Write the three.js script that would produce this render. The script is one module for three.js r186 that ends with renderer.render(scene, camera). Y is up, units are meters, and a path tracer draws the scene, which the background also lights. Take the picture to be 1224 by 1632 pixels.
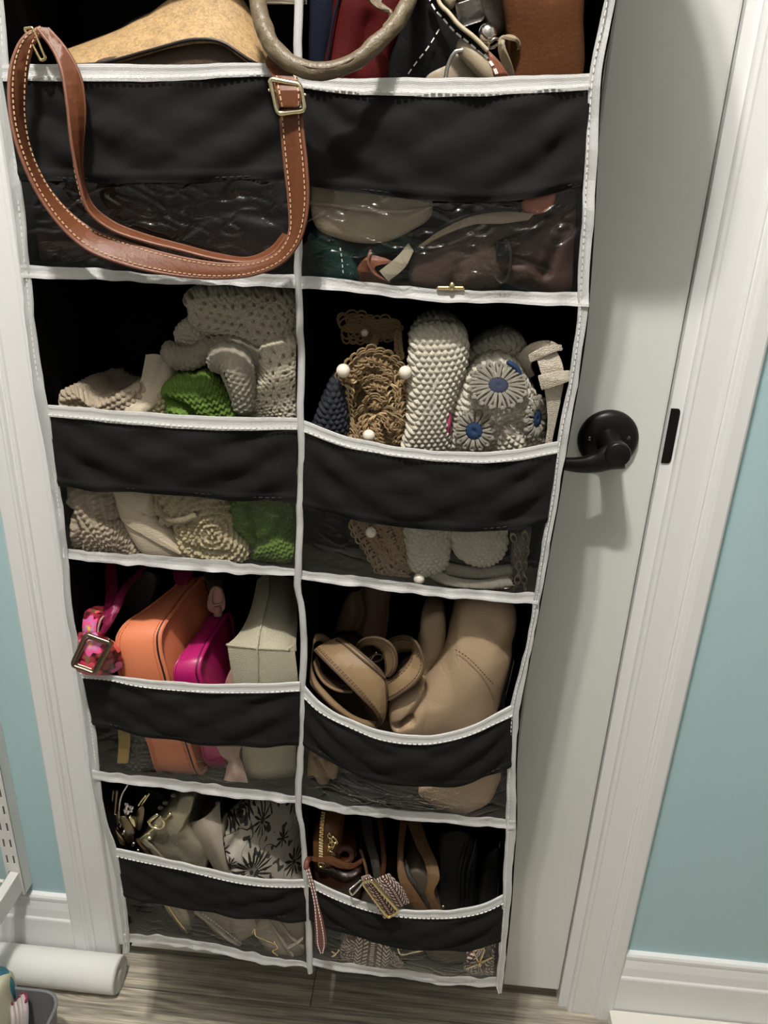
import * as THREE from 'three';
import { mergeGeometries, toCreasedNormals } from 'three/addons/utils/BufferGeometryUtils.js';
import { RoundedBoxGeometry } from 'three/addons/geometries/RoundedBoxGeometry.js';

// ---------------------------------------------------------------- camera, lights, exposure
const scene = new THREE.Scene();
scene.background = new THREE.Color(0x000000);
const FOCAL = 1226, CX = 612, CY = 816;                       // focal length in pixels of the 1224 x 1632 frame
const EYE = new THREE.Vector3(0, 1.17, 0.83);
const camera = new THREE.PerspectiveCamera(2 * Math.atan(CY / FOCAL) * 180 / Math.PI, 1224 / 1632, 0.05, 20);
const camDown = new THREE.Vector3(-117, 2878, FOCAL).normalize();
const camRight = (() => { const xx = -19500 - CX, yy = (-FOCAL * FOCAL + 117 * xx) / 2878; return new THREE.Vector3(-xx, -yy, -FOCAL).normalize(); })();
const camIn = new THREE.Vector3().crossVectors(camDown.clone().negate(), camRight);
{
  const m = new THREE.Matrix4().makeBasis(
    new THREE.Vector3(camRight.x, -camDown.x, -camIn.x),
    new THREE.Vector3(-camRight.y, camDown.y, camIn.y),
    new THREE.Vector3(-camRight.z, camDown.z, camIn.z));
  camera.quaternion.setFromRotationMatrix(m); camera.position.copy(EYE);
}
const EXPOSURE = 1.0, LAMP = 5.6, LAMP_COLOR = new THREE.Color(1.0, 0.955, 0.892);
const LAMPS = [[-0.18, 2.60, 0.88], [-0.255, 2.60, 0.86]];
for (const [x, y, z] of LAMPS) {
  const l = new THREE.PointLight(LAMP_COLOR, LAMP, 0, 2);
  l.position.set(x, y, z); l.castShadow = true; l.shadow.radius = 1.2; l.shadow.bias = -0.0005; l.name = 'bulb_light';
  scene.add(l);
}

// ---------------------------------------------------------------- helpers
const V3 = (x, y, z) => new THREE.Vector3(x, y, z);
let seed = 12345;
const rnd = () => { seed = (seed * 1664525 + 1013904223) >>> 0; return seed / 4294967296; };
const rr = (a, b) => a + (b - a) * rnd();
function dirOf(px, py) { const v = V3(px - CX, py - CY, FOCAL); return V3(v.dot(camRight), -v.dot(camDown), -v.dot(camIn)); }
// a measured point of the photograph at a known distance z from the door face
function P(px, py, z) { const d = dirOf(px, py), t = (z - EYE.z) / d.z; return EYE.clone().addScaledVector(d, t); }
function PY(px, py, y) { const d = dirOf(px, py), t = (y - EYE.y) / d.y; return EYE.clone().addScaledVector(d, t); }
const crop = (ox, oy, s) => (...a) => a.map(([x, y, z]) => [ox + x / s, oy + y / s, z]);
const A1 = crop(0, 0, 2.448), A2 = crop(400, 0, 2.186), A3 = crop(40, 420, 2.72), A4 = crop(460, 440, 2.55),
  A5 = crop(90, 870, 2.985), A6 = crop(460, 910, 2.985), A7 = crop(140, 1220, 3.308), A8 = crop(470, 1270, 3.308),
  B2 = crop(680, 0, 4.371), B3 = crop(400, 0, 4.08), B4 = crop(480, 290, 2.72), B5 = crop(90, 890, 5.829), B7 = crop(480, 930, 5.564), B8 = crop(160, 1240, 7.2);
const withZ = (pts, z) => pts.map(([x, y, w]) => [x, y, w === undefined ? z : w]);
const toW = (pts, z = 0.16) => pts.map((p) => (p.isVector3 ? p : P(p[0], p[1], p[2] === undefined ? z : p[2])));
function resample(pts, n, closed = false) {
  if (pts.length === 2 && !closed) return Array.from({ length: n }, (_, i) => pts[0].clone().lerp(pts[1], i / (n - 1)));
  const c = new THREE.CatmullRomCurve3(pts, closed, 'centripetal');
  c.arcLengthDivisions = Math.max(200, pts.length * 20);
  const r = c.getSpacedPoints(closed ? n : n - 1);
  if (closed) r.pop();
  return r;
}
function hash(x, y, z) { let h = (x * 374761393 + y * 668265263 + z * 2147483647) | 0; h = Math.imul(h ^ (h >>> 13), 1274126177); return ((h ^ (h >>> 16)) >>> 0) / 4294967296; }
function noise(x, y, z = 0) {
  const xi = Math.floor(x), yi = Math.floor(y), zi = Math.floor(z), f = (t) => t * t * (3 - 2 * t);
  const u = f(x - xi), v = f(y - yi), w = f(z - zi), L = (a, b, t) => a + (b - a) * t;
  const k = (dz) => L(L(hash(xi, yi, zi + dz), hash(xi + 1, yi, zi + dz), u), L(hash(xi, yi + 1, zi + dz), hash(xi + 1, yi + 1, zi + dz), u), v);
  return 2 * L(k(0), k(1), w) - 1;
}
// ---- grid of points -> geometry with uv in metres
function gridGeo(g, closedU = false) {
  const nv = g.length, nu = g[0].length, pos = [], uv = [], idx = [];
  let vl = 0;
  for (let j = 0; j < nv; j++) {
    if (j) vl += g[j][nu >> 1].distanceTo(g[j - 1][nu >> 1]);
    let ul = 0;
    for (let i = 0; i < nu; i++) {
      if (i) ul += g[j][i].distanceTo(g[j][i - 1]);
      pos.push(g[j][i].x, g[j][i].y, g[j][i].z); uv.push(ul, vl);
    }
  }
  const M = closedU ? nu : nu - 1;
  for (let j = 0; j < nv - 1; j++) for (let i = 0; i < M; i++) {
    const a = j * nu + i, b = j * nu + (i + 1) % nu, c = a + nu, d = b + nu;
    idx.push(a, b, c, b, d, c);
  }
  const geo = new THREE.BufferGeometry();
  geo.setAttribute('position', new THREE.Float32BufferAttribute(pos, 3));
  geo.setAttribute('uv', new THREE.Float32BufferAttribute(uv, 2));
  geo.setIndex(idx); geo.computeVertexNormals();
  return geo;
}
function gridNormals(g) {
  const nv = g.length, nu = g[0].length, out = [];
  for (let j = 0; j < nv; j++) { out.push([]); for (let i = 0; i < nu; i++) {
    const du = g[j][Math.min(nu - 1, i + 1)].clone().sub(g[j][Math.max(0, i - 1)]);
    const dv = g[Math.min(nv - 1, j + 1)][i].clone().sub(g[Math.max(0, j - 1)][i]);
    out[j].push(du.cross(dv).normalize());
  } }
  return out;
}
// sheet with thickness: front grid, back grid offset along the normals, closed at the border
function sheetGeo(g, t) {
  const n = gridNormals(g), nv = g.length, nu = g[0].length;
  const back = g.map((r, j) => r.map((p, i) => p.clone().addScaledVector(n[j][i], -t)));
  const parts = [gridGeo(g), gridGeo(back)];
  const flip = parts[1].index.array; for (let k = 0; k < flip.length; k += 3) { const q = flip[k]; flip[k] = flip[k + 1]; flip[k + 1] = q; }
  parts[1].computeVertexNormals();
  const rim = [];
  for (let i = 0; i < nu; i++) rim.push([0, i]);
  for (let j = 1; j < nv; j++) rim.push([j, nu - 1]);
  for (let i = nu - 2; i >= 0; i--) rim.push([nv - 1, i]);
  for (let j = nv - 2; j > 0; j--) rim.push([j, 0]);
  const ring = [rim.map(([j, i]) => back[j][i]), rim.map(([j, i]) => g[j][i])];
  parts.push(gridGeo(ring, true));
  return mergeGeometries(parts);
}
// a control net of measured points [px,py,z], interpolated both ways
function net(rows, nu, nv) {
  const a = rows.map((r) => resample(toW(r), nu)), g = [];
  const cols = []; for (let i = 0; i < nu; i++) cols.push(resampleKnots(a.map((r) => r[i]), nv));
  for (let j = 0; j < nv; j++) g.push(cols.map((c) => c[j]));
  return g;
}
function resampleKnots(pts, n) {                               // parameter by knot, so that rows stay rows
  if (pts.length === 2) return Array.from({ length: n }, (_, i) => pts[0].clone().lerp(pts[1], i / (n - 1)));
  const c = new THREE.CatmullRomCurve3(pts, false, 'centripetal');
  return Array.from({ length: n }, (_, i) => c.getPoint(i / (n - 1)));
}
function displace(g, f) { const n = gridNormals(g); return g.map((r, j) => r.map((p, i) => p.clone().addScaledVector(n[j][i], f(p, i / (r.length - 1), j / (g.length - 1))))); }
function patch(rows, { nu = 40, nv = 30, t = 0.002, f = null } = {}) { let g = net(rows, nu, nv); if (f) g = displace(g, f); return sheetGeo(g, t); }
// flat strap between two measured edges, with thickness and rounded edges; returns geometry and its frames
function ribbon(a, b, { n = 60, t = 0.0024, z = 0.16, bow = 0 } = {}) {
  const A = resample(toW(a, z), n), B = resample(toW(b, z), n), frames = [], prof = [];
  const K = 5;
  for (let k = 0; k <= K; k++) prof.push([k / K, 0.5]);
  for (let k = K; k >= 0; k--) prof.push([k / K, -0.5]);
  const rows = [];
  for (let i = 0; i < n; i++) {
    const i0 = Math.max(0, i - 1), i1 = Math.min(n - 1, i + 1);
    const tan = A[i1].clone().add(B[i1]).sub(A[i0]).sub(B[i0]).normalize(), w = B[i].clone().sub(A[i]);
    const nr = tan.clone().cross(w).normalize();
    if (frames.length && nr.dot(frames[frames.length - 1].nr) < 0) nr.negate();
    frames.push({ a: A[i], b: B[i], w, nr, tan });
    rows.push(prof.map(([s, q], k) => {
      const e = (s === 0 || s === 1) ? 0.55 : 1, belly = bow * Math.sin(Math.PI * s);
      return A[i].clone().addScaledVector(w, s).addScaledVector(nr, q * t * e + belly);
    }));
  }
  const body = gridGeo(rows.map((r) => [...r, r[0].clone()]));
  const caps = [];
  for (const [r, s] of [[rows[0], 1], [rows[n - 1], -1]]) { const half = r.length / 2; caps.push(gridGeo([r.slice(0, half), r.slice(half).reverse()])); }
  return { geo: mergeGeometries([toCreasedNormals(body, 0.9), ...caps.map((c) => c.toNonIndexed())]), frames, t };
}
// thread stitches along a strap, at fractions s of its width, on the given side
function stitchRibbon(rb, fractions, { gap = 0.0045, len = 0.0028, r = 0.00035, side = 1 } = {}) {
  const list = [];
  for (const s of fractions) {
    const pts = rb.frames.map((f) => f.a.clone().addScaledVector(f.w, s).addScaledVector(f.nr, side * (rb.t * 0.5 + r * 0.4)));
    list.push(...dashes(pts, gap, len, r));
  }
  return mergeGeometries(list);
}
const dashGeo = new THREE.BoxGeometry(1, 1, 1);
function dashes(pts, gap, len, r) {
  const c = new THREE.CatmullRomCurve3(pts, false, 'centripetal'); c.arcLengthDivisions = 400;
  const L = c.getLength(), n = Math.max(2, Math.floor(L / gap)), out = [];
  for (let i = 0; i < n; i++) {
    const p = c.getPointAt(Math.min(1, (i + 0.5) / n)), t = c.getTangentAt(Math.min(1, (i + 0.5) / n));
    const q = new THREE.Quaternion().setFromUnitVectors(V3(1, 0, 0), t);
    out.push(dashGeo.clone().applyMatrix4(new THREE.Matrix4().compose(p, q, V3(len, r * 2, r * 2))));
  }
  return out;
}
function stitchLine(pts, { gap = 0.0045, len = 0.003, r = 0.0004, z = 0.16 } = {}) { return mergeGeometries(dashes(toW(pts, z), gap, len, r)); }
function tube(pts, r, { z = 0.16, n = 64, m = 10, closed = false } = {}) {
  const w = toW(pts, z), c = new THREE.CatmullRomCurve3(w, closed, 'centripetal');
  const g = new THREE.TubeGeometry(c, n, r, m, closed);
  const L = c.getLength(), uv = g.attributes.uv;
  for (let i = 0; i < uv.count; i++) uv.setXY(i, uv.getX(i) * L, uv.getY(i) * 2 * Math.PI * r);
  if (closed) return g;
  const caps = [0, 1].map((e) => new THREE.SphereGeometry(r, 10, 6).translate(...c.getPointAt(e).toArray()));
  return mergeGeometries([g, ...caps]);
}
// stuffed body: a measured outline is the rim; the front bulges towards the viewer and the back runs into the pocket
function soft(outline, { z = 0.14, depth = 0.08, bulge = 0.02, m = 120, rings = 22, p = 2.4, back = 0.75, f = null, c = null, creases = [], drop = 0, shiftX = 0 } = {}) {
  const rim = resample(toW(outline, z), m, true);
  const ctr = c ? P(c[0], c[1], z) : rim.reduce((s, q) => s.add(q), V3(0, 0, 0)).multiplyScalar(1 / m);
  const rows = [];
  const nb = Math.max(4, Math.round(rings * 0.4));
  for (let k = 0; k <= 3; k++) { const s = back * k / 3; rows.push(rim.map((q) => ctr.clone().lerp(q, Math.max(s, 0.01)).add(V3(shiftX, -drop, -depth)))); }
  for (let k = 1; k <= nb; k++) { const e = k / nb, s = back + (1 - back) * Math.sin(e * Math.PI / 2); rows.push(rim.map((q) => ctr.clone().lerp(q, s).add(V3(shiftX * (1 - e), -drop * (1 - e), -depth * (1 - e))))); }
  for (let k = 1; k <= rings; k++) {
    const th = k / rings * Math.PI / 2, s = Math.max(0.004, Math.pow(Math.cos(th), 2 / p)), zz = bulge * Math.pow(Math.sin(th), 2 / p);
    rows.push(rim.map((q) => ctr.clone().lerp(q, s).add(V3(0, 0, zz))));
  }
  for (const r of rows) r.push(r[0].clone());
  const lines = creases.map(([pts, w, d]) => [resample(toW(pts, z), 24), w, d]);
  const geo = gridGeo(rows), pos = geo.attributes.position, nor = geo.attributes.normal, uv = geo.attributes.uv;
  const nu = m + 1;
  if (nor.getZ((rows.length - 4) * nu) < 0) { const ix = geo.index.array; for (let k = 0; k < ix.length; k += 3) { const q = ix[k]; ix[k] = ix[k + 1]; ix[k + 1] = q; } geo.computeVertexNormals(); }
  for (let i = 0; i < pos.count; i++) {
    const x = pos.getX(i), y = pos.getY(i), zz = pos.getZ(i);
    uv.setXY(i, x - 0.6 * (zz - z), y + 0.4 * (zz - z));
    let d = f ? f(x - 0.5 * (zz - z), y + 0.5 * (zz - z), zz) : 0;
    for (const [L, w, dd] of lines) { let best = 1e9; for (const q of L) { const e = (q.x - x) ** 2 + (q.y - y) ** 2; if (e < best) best = e; } d -= dd * Math.exp(-best / (w * w)); }
    if (d) pos.setXYZ(i, x + nor.getX(i) * d, y + nor.getY(i) * d, zz + nor.getZ(i) * d);
  }
  for (let j = 0; j < rows.length; j++) { const a = j * nu, b = a + nu - 1; pos.setXYZ(b, pos.getX(a), pos.getY(a), pos.getZ(a)); }
  geo.computeVertexNormals();
  for (let j = 0; j < rows.length; j++) { const a = j * nu, b = a + nu - 1, n = V3(nor.getX(a) + nor.getX(b), nor.getY(a) + nor.getY(b), nor.getZ(a) + nor.getZ(b)).normalize(); nor.setXYZ(a, n.x, n.y, n.z); nor.setXYZ(b, n.x, n.y, n.z); }
  return geo;
}
// bag seen over its narrow side: edge curves of the gusset from the bottom front over the top to the back
function gussetBag(a, b, { n = 60, k = 8, bulge = 0.006, f = null, crown = 0.002 } = {}) {
  const A = resample(toW(a), n), B = resample(toW(b), n), rows = [];
  for (let i = 0; i < n; i++) { const r = []; for (let j = 0; j <= k; j++) r.push(A[i].clone().lerp(B[i], j / k)); rows.push(r); }
  let g = displace(rows, (p, u, v) => crown * Math.sin(Math.PI * u) + (f ? f(p, u, v) : 0));
  const side = (C, s) => {
    const ctr = C.reduce((q, p) => q.add(p), V3(0, 0, 0)).multiplyScalar(1 / n), R = 8, rws = [];
    const nrm = V3(s, 0, 0);
    for (let q = 0; q <= R; q++) { const e = q / R; rws.push([...C, C[0]].map((p) => p.clone().lerp(ctr, Math.min(0.995, e)).addScaledVector(nrm, bulge * Math.sin(Math.min(1, e * 1.6) * Math.PI / 2)))); }
    return gridGeo(rws);
  };
  return { gusset: gridGeo(g), left: side(A, -1), right: side(B, 1), A, B };
}
// ---- things and parts
const used = {};
const numbered = (n) => { used[n] = (used[n] || 0) + 1; return used[n] === 1 ? n : `${n}_${String(used[n] - 1).padStart(3, '0')}`; };
function thing(name, label, category, group) {
  const o = new THREE.Group(); o.name = numbered(name); o.userData = { label, category }; if (group) o.userData.group = group;
  scene.add(o); return o;
}
function part(parent, name, geo, mat, label) {
  const m = new THREE.Mesh(geo, mat); m.name = name; m.castShadow = m.receiveShadow = true;
  if (label) m.userData.label = label;
  parent.add(m); return m;
}
const stuff = (m) => { m.userData.kind = 'stuff'; return m; };
function sub(parent, name, label) { const g = new THREE.Group(); g.name = name; if (label) g.userData.label = label; parent.add(g); return g; }
function struct(name, geo, mat) { const m = geo ? new THREE.Mesh(geo, mat) : new THREE.Group(); m.name = name; m.userData.kind = 'structure'; m.castShadow = m.receiveShadow = true; scene.add(m); return m; }
// put a thing's origin at the base of what it holds
function lineX(E, side) { return E.map((e) => P(side < 0 ? e[0] : e[1], e[2], 0.156)).sort((a, b) => b.y - a.y); }
const lerpBy = (pts, key, val, out) => { let i = 1; while (i < pts.length - 1 && (pts[i][key] - val) * (pts[0][key] < pts[pts.length - 1][key] ? 1 : -1) < 0) i++; const a = pts[i - 1], b = pts[i], t = Math.min(1.5, Math.max(-0.5, (val - a[key]) / (b[key] - a[key] || 1e-6))); return a[out] + (b[out] - a[out]) * t; };
let pen = null;                                                 // the pocket that the next things are stuffed into: [row, side]
function settle(o) {
  if (pen) {
    const [row, side] = pen, L0 = side === 'l' ? lineX(leftEdge, 1) : lineX(midEdge, 1), R0 = side === 'l' ? lineX(midEdge, -1) : lineX(rightEdge, 1), [ta, tb] = shelfTrims[row][side];
    const S = ta.map(([x, y], i) => P(x, (y + tb[i][1]) / 2, 0.158));
    o.traverse((m) => { if (!m.isMesh) return; const p = m.geometry.attributes.position; let hit = false;
      for (let i = 0; i < p.count; i++) { let x = p.getX(i), y = p.getY(i), z = p.getZ(i); if (z > 0.157) continue;
        const lo = lerpBy(L0, 'y', y, 'x') + 0.0035, hi = lerpBy(R0, 'y', y, 'x') - 0.0035, x2 = Math.min(hi, Math.max(lo, x)), fl = lerpBy(S, 'x', x2, 'y') + 0.0015, y2 = Math.max(fl + 0.0002 * noise(x * 90, z * 90, 1), y), z2 = Math.max(z, 0.0185);
        if (x2 !== x || y2 !== y || z2 !== z) { p.setXYZ(i, x2, y2, z2); hit = true; } }
      if (hit && m.geometry.index) m.geometry.computeVertexNormals(); });
  }
  const b = new THREE.Box3().setFromObject(o), c = b.getCenter(V3(0, 0, 0)); c.y = b.min.y;
  o.position.copy(c); for (const k of o.children) k.position.sub(c);
}

// ---------------------------------------------------------------- textures and materials
function dataTex(n, fn, { srgb = false, size = 0.05, h = n } = {}) {
  const d = new Uint8Array(n * h * 4);
  for (let y = 0; y < h; y++) for (let x = 0; x < n; x++) { const c = fn(x / n, y / h); const o = (y * n + x) * 4; for (let k = 0; k < 3; k++) d[o + k] = Math.max(0, Math.min(255, Math.round(255 * (c.length ? c[k] : c)))); d[o + 3] = 255; }
  const t = new THREE.DataTexture(d, n, h, THREE.RGBAFormat); t.wrapS = t.wrapT = THREE.RepeatWrapping; t.magFilter = THREE.LinearFilter; t.minFilter = THREE.LinearMipmapLinearFilter; t.generateMipmaps = true;
  if (srgb) t.colorSpace = THREE.SRGBColorSpace;
  const s = Array.isArray(size) ? size : [size, size];
  t.repeat.set(1 / s[0], 1 / s[1]); t.needsUpdate = true; return t;
}
function tnoise(x, y, f, s = 0) {                               // tileable value noise, f cells per tile
  const X = x * f, Y = y * f, xi = Math.floor(X), yi = Math.floor(Y), q = (t) => t * t * (3 - 2 * t), u = q(X - xi), v = q(Y - yi), m = (k) => ((k % f) + f) % f;
  const a = hash(m(xi), m(yi), s), b = hash(m(xi + 1), m(yi), s), c = hash(m(xi), m(yi + 1), s), d = hash(m(xi + 1), m(yi + 1), s);
  return a + (b - a) * u + (c - a) * v + (a - b - c + d) * u * v;
}
function cells(x, y, f, s = 0) {                                // tileable cell distance
  const X = x * f, Y = y * f, xi = Math.floor(X), yi = Math.floor(Y); let d1 = 9, d2 = 9;
  for (let j = -1; j <= 1; j++) for (let i = -1; i <= 1; i++) {
    const cx = xi + i, cy = yi + j, mx = ((cx % f) + f) % f, my = ((cy % f) + f) % f;
    const e = Math.hypot(cx + hash(mx, my, s) - X, cy + hash(mx, my, s + 7) - Y); if (e < d1) { d2 = d1; d1 = e; } else if (e < d2) d2 = e;
  }
  return [d1, d2];
}
const T = {
  pebble: dataTex(256, (x, y) => { const [a, b] = cells(x, y, 22, 1); return Math.min(1, (b - a) * 2.2) * 0.8 + 0.2 * tnoise(x, y, 32, 3); }, { size: 0.04 }),
  grain: dataTex(256, (x, y) => 0.5 * tnoise(x, y, 24, 5) + 0.3 * tnoise(x, y, 64, 6) + 0.2 * (cells(x, y, 40, 2)[1] - cells(x, y, 40, 2)[0]), { size: 0.05 }),
  twill: dataTex(128, (x, y) => { const a = ((x * 16 + y * 16) % 1); return 0.55 * (0.5 - 0.5 * Math.cos(2 * Math.PI * a)) + 0.25 * tnoise(x, y, 64, 8) + 0.2 * (0.5 + 0.5 * Math.cos(2 * Math.PI * y * 32)); }, { size: 0.016 }),
  satin: dataTex(128, (x, y) => 0.6 * (0.5 + 0.5 * Math.cos(2 * Math.PI * x * 20)) * (0.7 + 0.3 * tnoise(x, y, 32, 2)) + 0.4 * (0.5 + 0.5 * Math.cos(2 * Math.PI * (y * 12 + x * 4))), { size: 0.012 }),
  weave: dataTex(128, (x, y) => { const a = Math.floor(x * 16) + Math.floor(y * 16); return (a % 2 ? Math.sin(Math.PI * ((x * 16) % 1)) : Math.sin(Math.PI * ((y * 16) % 1))); }, { size: 0.016 }),
  cork: dataTex(512, (x, y) => {
    const a = tnoise(x, y, 12, 1), b = tnoise(x, y, 48, 2), c = tnoise(x, y, 110, 3), [d1, d2] = cells(x + 0.02 * a, y, 34, 4);
    let k = 0.90 + 0.12 * (a - 0.5) + 0.2 * (b - 0.5) + 0.18 * (c - 0.5); if (d2 - d1 < 0.08) k -= 0.06; if (c > 0.80 && b > 0.55) k -= 0.2;
    return [0.73 * k, 0.60 * k, 0.42 * k];
  }, { srgb: true, size: 0.09 }),
  wood: dataTex(1024, (x, y) => {
    const kx = x - 0.58, ky = (y - 0.55) * 5, rad = Math.hypot(kx * 6, ky * 1.1), w = Math.exp(-rad * rad * 4.5);
    const yy = y * 26 + 3.2 * (tnoise(x, y, 4, 1) - 0.5) + 1.2 * (tnoise(x, y, 9, 2) - 0.5) + w * (rad * 26 - 5);
    const s = 0.5 + 0.5 * Math.sin(yy * 2.2), g = tnoise(x * 0.35 + 0.3, y, 160, 5), g2 = tnoise(x, y * 1, 22, 7);
    const st = tnoise(x * 0.12, y, 90, 4);
    let k = 0.66 + 0.13 * (s - 0.5) + 0.15 * (g - 0.5) + 0.2 * (st - 0.5) + 0.12 * (g2 - 0.5);
    return [k * 1.0, k * 0.96, k * 0.875];
  }, { srgb: true, size: [1.15, 0.16], h: 512 }),
  floral: dataTex(512, (x, y) => {
    const u = x * 3, v = y * 3, xi = Math.floor(u), yi = Math.floor(v); let best = [0.40, 0.05, 0.10];
    const n = tnoise(x, y, 20, 9); best = n > 0.8 ? [0.46, 0.34, 0.22] : n > 0.5 ? [0.60, 0.16, 0.24] : n < 0.3 ? [0.17, 0.05, 0.07] : best;
    for (let j = -1; j <= 1; j++) for (let i = -1; i <= 1; i++) {
      const cx = xi + i + 0.5 + 0.3 * (hash((xi + i + 3) % 3, (yi + j + 3) % 3, 2) - 0.5), cy = yi + j + 0.5 + 0.3 * (hash((xi + i + 3) % 3, (yi + j + 3) % 3, 5) - 0.5);
      const dx = u - cx, dy = v - cy, r = Math.hypot(dx, dy), th = Math.atan2(dy, dx), R = 0.44 * (0.86 + 0.14 * Math.cos(7 * th + 4 * r)), which = ((xi + i + 3) % 3 + 2 * ((yi + j + 3) % 3)) % 3;
      if (r < R) { const e = r / R, q = 0.5 + 0.5 * Math.cos(9 * e + 2 * th); best = which === 0 ? [0.90 - 0.15 * q, 0.34 + 0.35 * q * (1 - e), 0.52 + 0.15 * q] : which === 1 ? [0.90, 0.36 + 0.3 * q * (1 - e), 0.36] : [0.80, 0.14 + 0.2 * q, 0.34]; if (e < 0.16) best = [0.9, 0.75, 0.35]; }
    }
    return best;
  }, { srgb: true, size: 0.105 }),
  monochrome: dataTex(512, (x, y) => {
    let k = 0.80 + 0.08 * (tnoise(x, y, 12, 4) - 0.5), col = [k, k * 0.97, k * 0.91];
    const ink = (a) => { col = col.map((c) => c * (1 - a) + 0.07 * a); };
    for (const [cx, cy, R, n, w] of [[0.66, 0.42, 0.27, 21, 0.62], [0.50, 0.10, 0.16, 15, 0.7], [0.72, 0.08, 0.13, 13, 0.7], [0.40, 0.62, 0.10, 11, 0.6], [0.22, 0.22, 0.15, 11, 0.55], [0.32, 0.78, 0.12, 9, 0.5], [0.86, 0.86, 0.13, 12, 0.5], [0.1, 0.56, 0.09, 8, 0.5]]) {
      let dx = x - cx, dy = y - cy; dx -= Math.round(dx); dy -= Math.round(dy); const r = Math.hypot(dx, dy), th = Math.atan2(dy, dx);
      if (r < R && r > 0.012) { const e = r / R, q = Math.abs(((th / (2 * Math.PI) * n) % 1 + 1) % 1 - 0.5) * 2; if (q < w * Math.sin(Math.PI * Math.min(1, 0.12 + e * 0.85)) * (0.75 + 0.5 * hash(Math.round(th / (2 * Math.PI) * n), 3, 1))) ink(0.92); }
      if (r < 0.025) ink(0.8);
    }
    const st = Math.abs(tnoise(x, y, 6, 11) - 0.5); if (st < 0.012) ink(0.75); const lf = tnoise(x, y, 18, 13); if (lf > 0.80) ink(0.7);
    return col;
  }, { srgb: true, size: 0.12 }),
  chevron: dataTex(256, (x, y) => {                              // woven strap, one tile across its width
    const b = y * 5, row = Math.floor(b), f = b - row; let white;
    if (row === 0 || row === 4) white = ((x * 8 + Math.abs(f - 0.5) * 2) % 1) < 0.5;
    else if (row === 1 || row === 3) white = f > 0.18 && f < 0.82 ? ((x * 8 + (row === 1 ? f : -f) + 8) % 1) < 0.5 : false;
    else white = f > 0.2 && f < 0.8 ? (x * 16 % 1) < 0.55 : false;
    const n = 0.9 + 0.2 * (tnoise(x, y, 64, 3) - 0.5); return white ? [0.93 * n, 0.90 * n, 0.86 * n] : [0.34 * n, 0.155 * n, 0.10 * n];
  }, { srgb: true, size: [0.056, 0.028] }),
  paint: dataTex(256, (x, y) => 0.6 * tnoise(x, y, 40, 1) + 0.4 * tnoise(x, y, 90, 2), { size: 0.12 }),
  pleat: dataTex(128, (x, y) => 0.6 * tnoise(x * 0.2, y, 60, 2) + 0.4 * tnoise(x, y, 40, 3), { size: 0.03 }),
};
function mat(color, rough, { bump = null, bs = 0.0003, metal = 0, map = null, coat = 0, sheen = 0, spec = 1 } = {}) {
  const m = new THREE.MeshPhysicalMaterial({ roughness: rough, metalness: metal, side: THREE.DoubleSide });
  if (Array.isArray(color)) m.color.setRGB(...color); else m.color.set(color);
  if (bump) { m.bumpMap = T[bump]; m.bumpScale = bs; }
  if (map) m.map = T[map];
  if (coat) { m.clearcoat = coat; m.clearcoatRoughness = 0.25; }
  if (sheen) { m.sheen = sheen; m.sheenRoughness = 0.5; m.sheenColor.set(0xffffff); }
  m.specularIntensity = spec;
  return m;
}
const M = {
  paint: mat([0.72, 0.73, 0.70], 0.42, { bump: 'paint', bs: 0.00004 }),
  trim: mat([0.82, 0.825, 0.825], 0.38),
  wall: mat([0.41, 0.585, 0.625], 0.75, { bump: 'paint', bs: 0.00012 }),
  farWall: mat([0.20, 0.195, 0.185], 0.9),
  ceiling: mat([0.55, 0.54, 0.52], 0.9),
  wood: mat([1, 1, 1], 0.5, { map: 'wood' }),
  black: mat([0.0088, 0.0088, 0.0085], 0.85, { bump: 'twill', bs: 0.0003, spec: 0.35 }),
  lining: mat([0.006, 0.006, 0.006], 0.9, { spec: 0.2 }),
  satin: mat([0.61, 0.61, 0.61], 0.42, { bump: 'satin', bs: 0.00025 }),
  thread: mat([0.80, 0.79, 0.77], 0.7), threadDark: mat([0.022, 0.022, 0.022], 0.8), threadTan: mat([0.62, 0.42, 0.24], 0.6),
  clear: Object.assign(new THREE.MeshPhysicalMaterial({ color: 0xffffff, roughness: 0.045, transmission: 1, thickness: 0, ior: 1.5, side: THREE.DoubleSide }), {}),
  gold: mat([0.83, 0.66, 0.36], 0.2, { metal: 1 }), paleGold: mat([0.86, 0.76, 0.52], 0.22, { metal: 1 }), silver: mat([0.78, 0.76, 0.72], 0.2, { metal: 1 }), nickel: mat([0.24, 0.19, 0.135], 0.3, { metal: 1 }),
  bronze: mat([0.006, 0.0055, 0.005], 0.33, { spec: 0.6 }),
};
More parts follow.
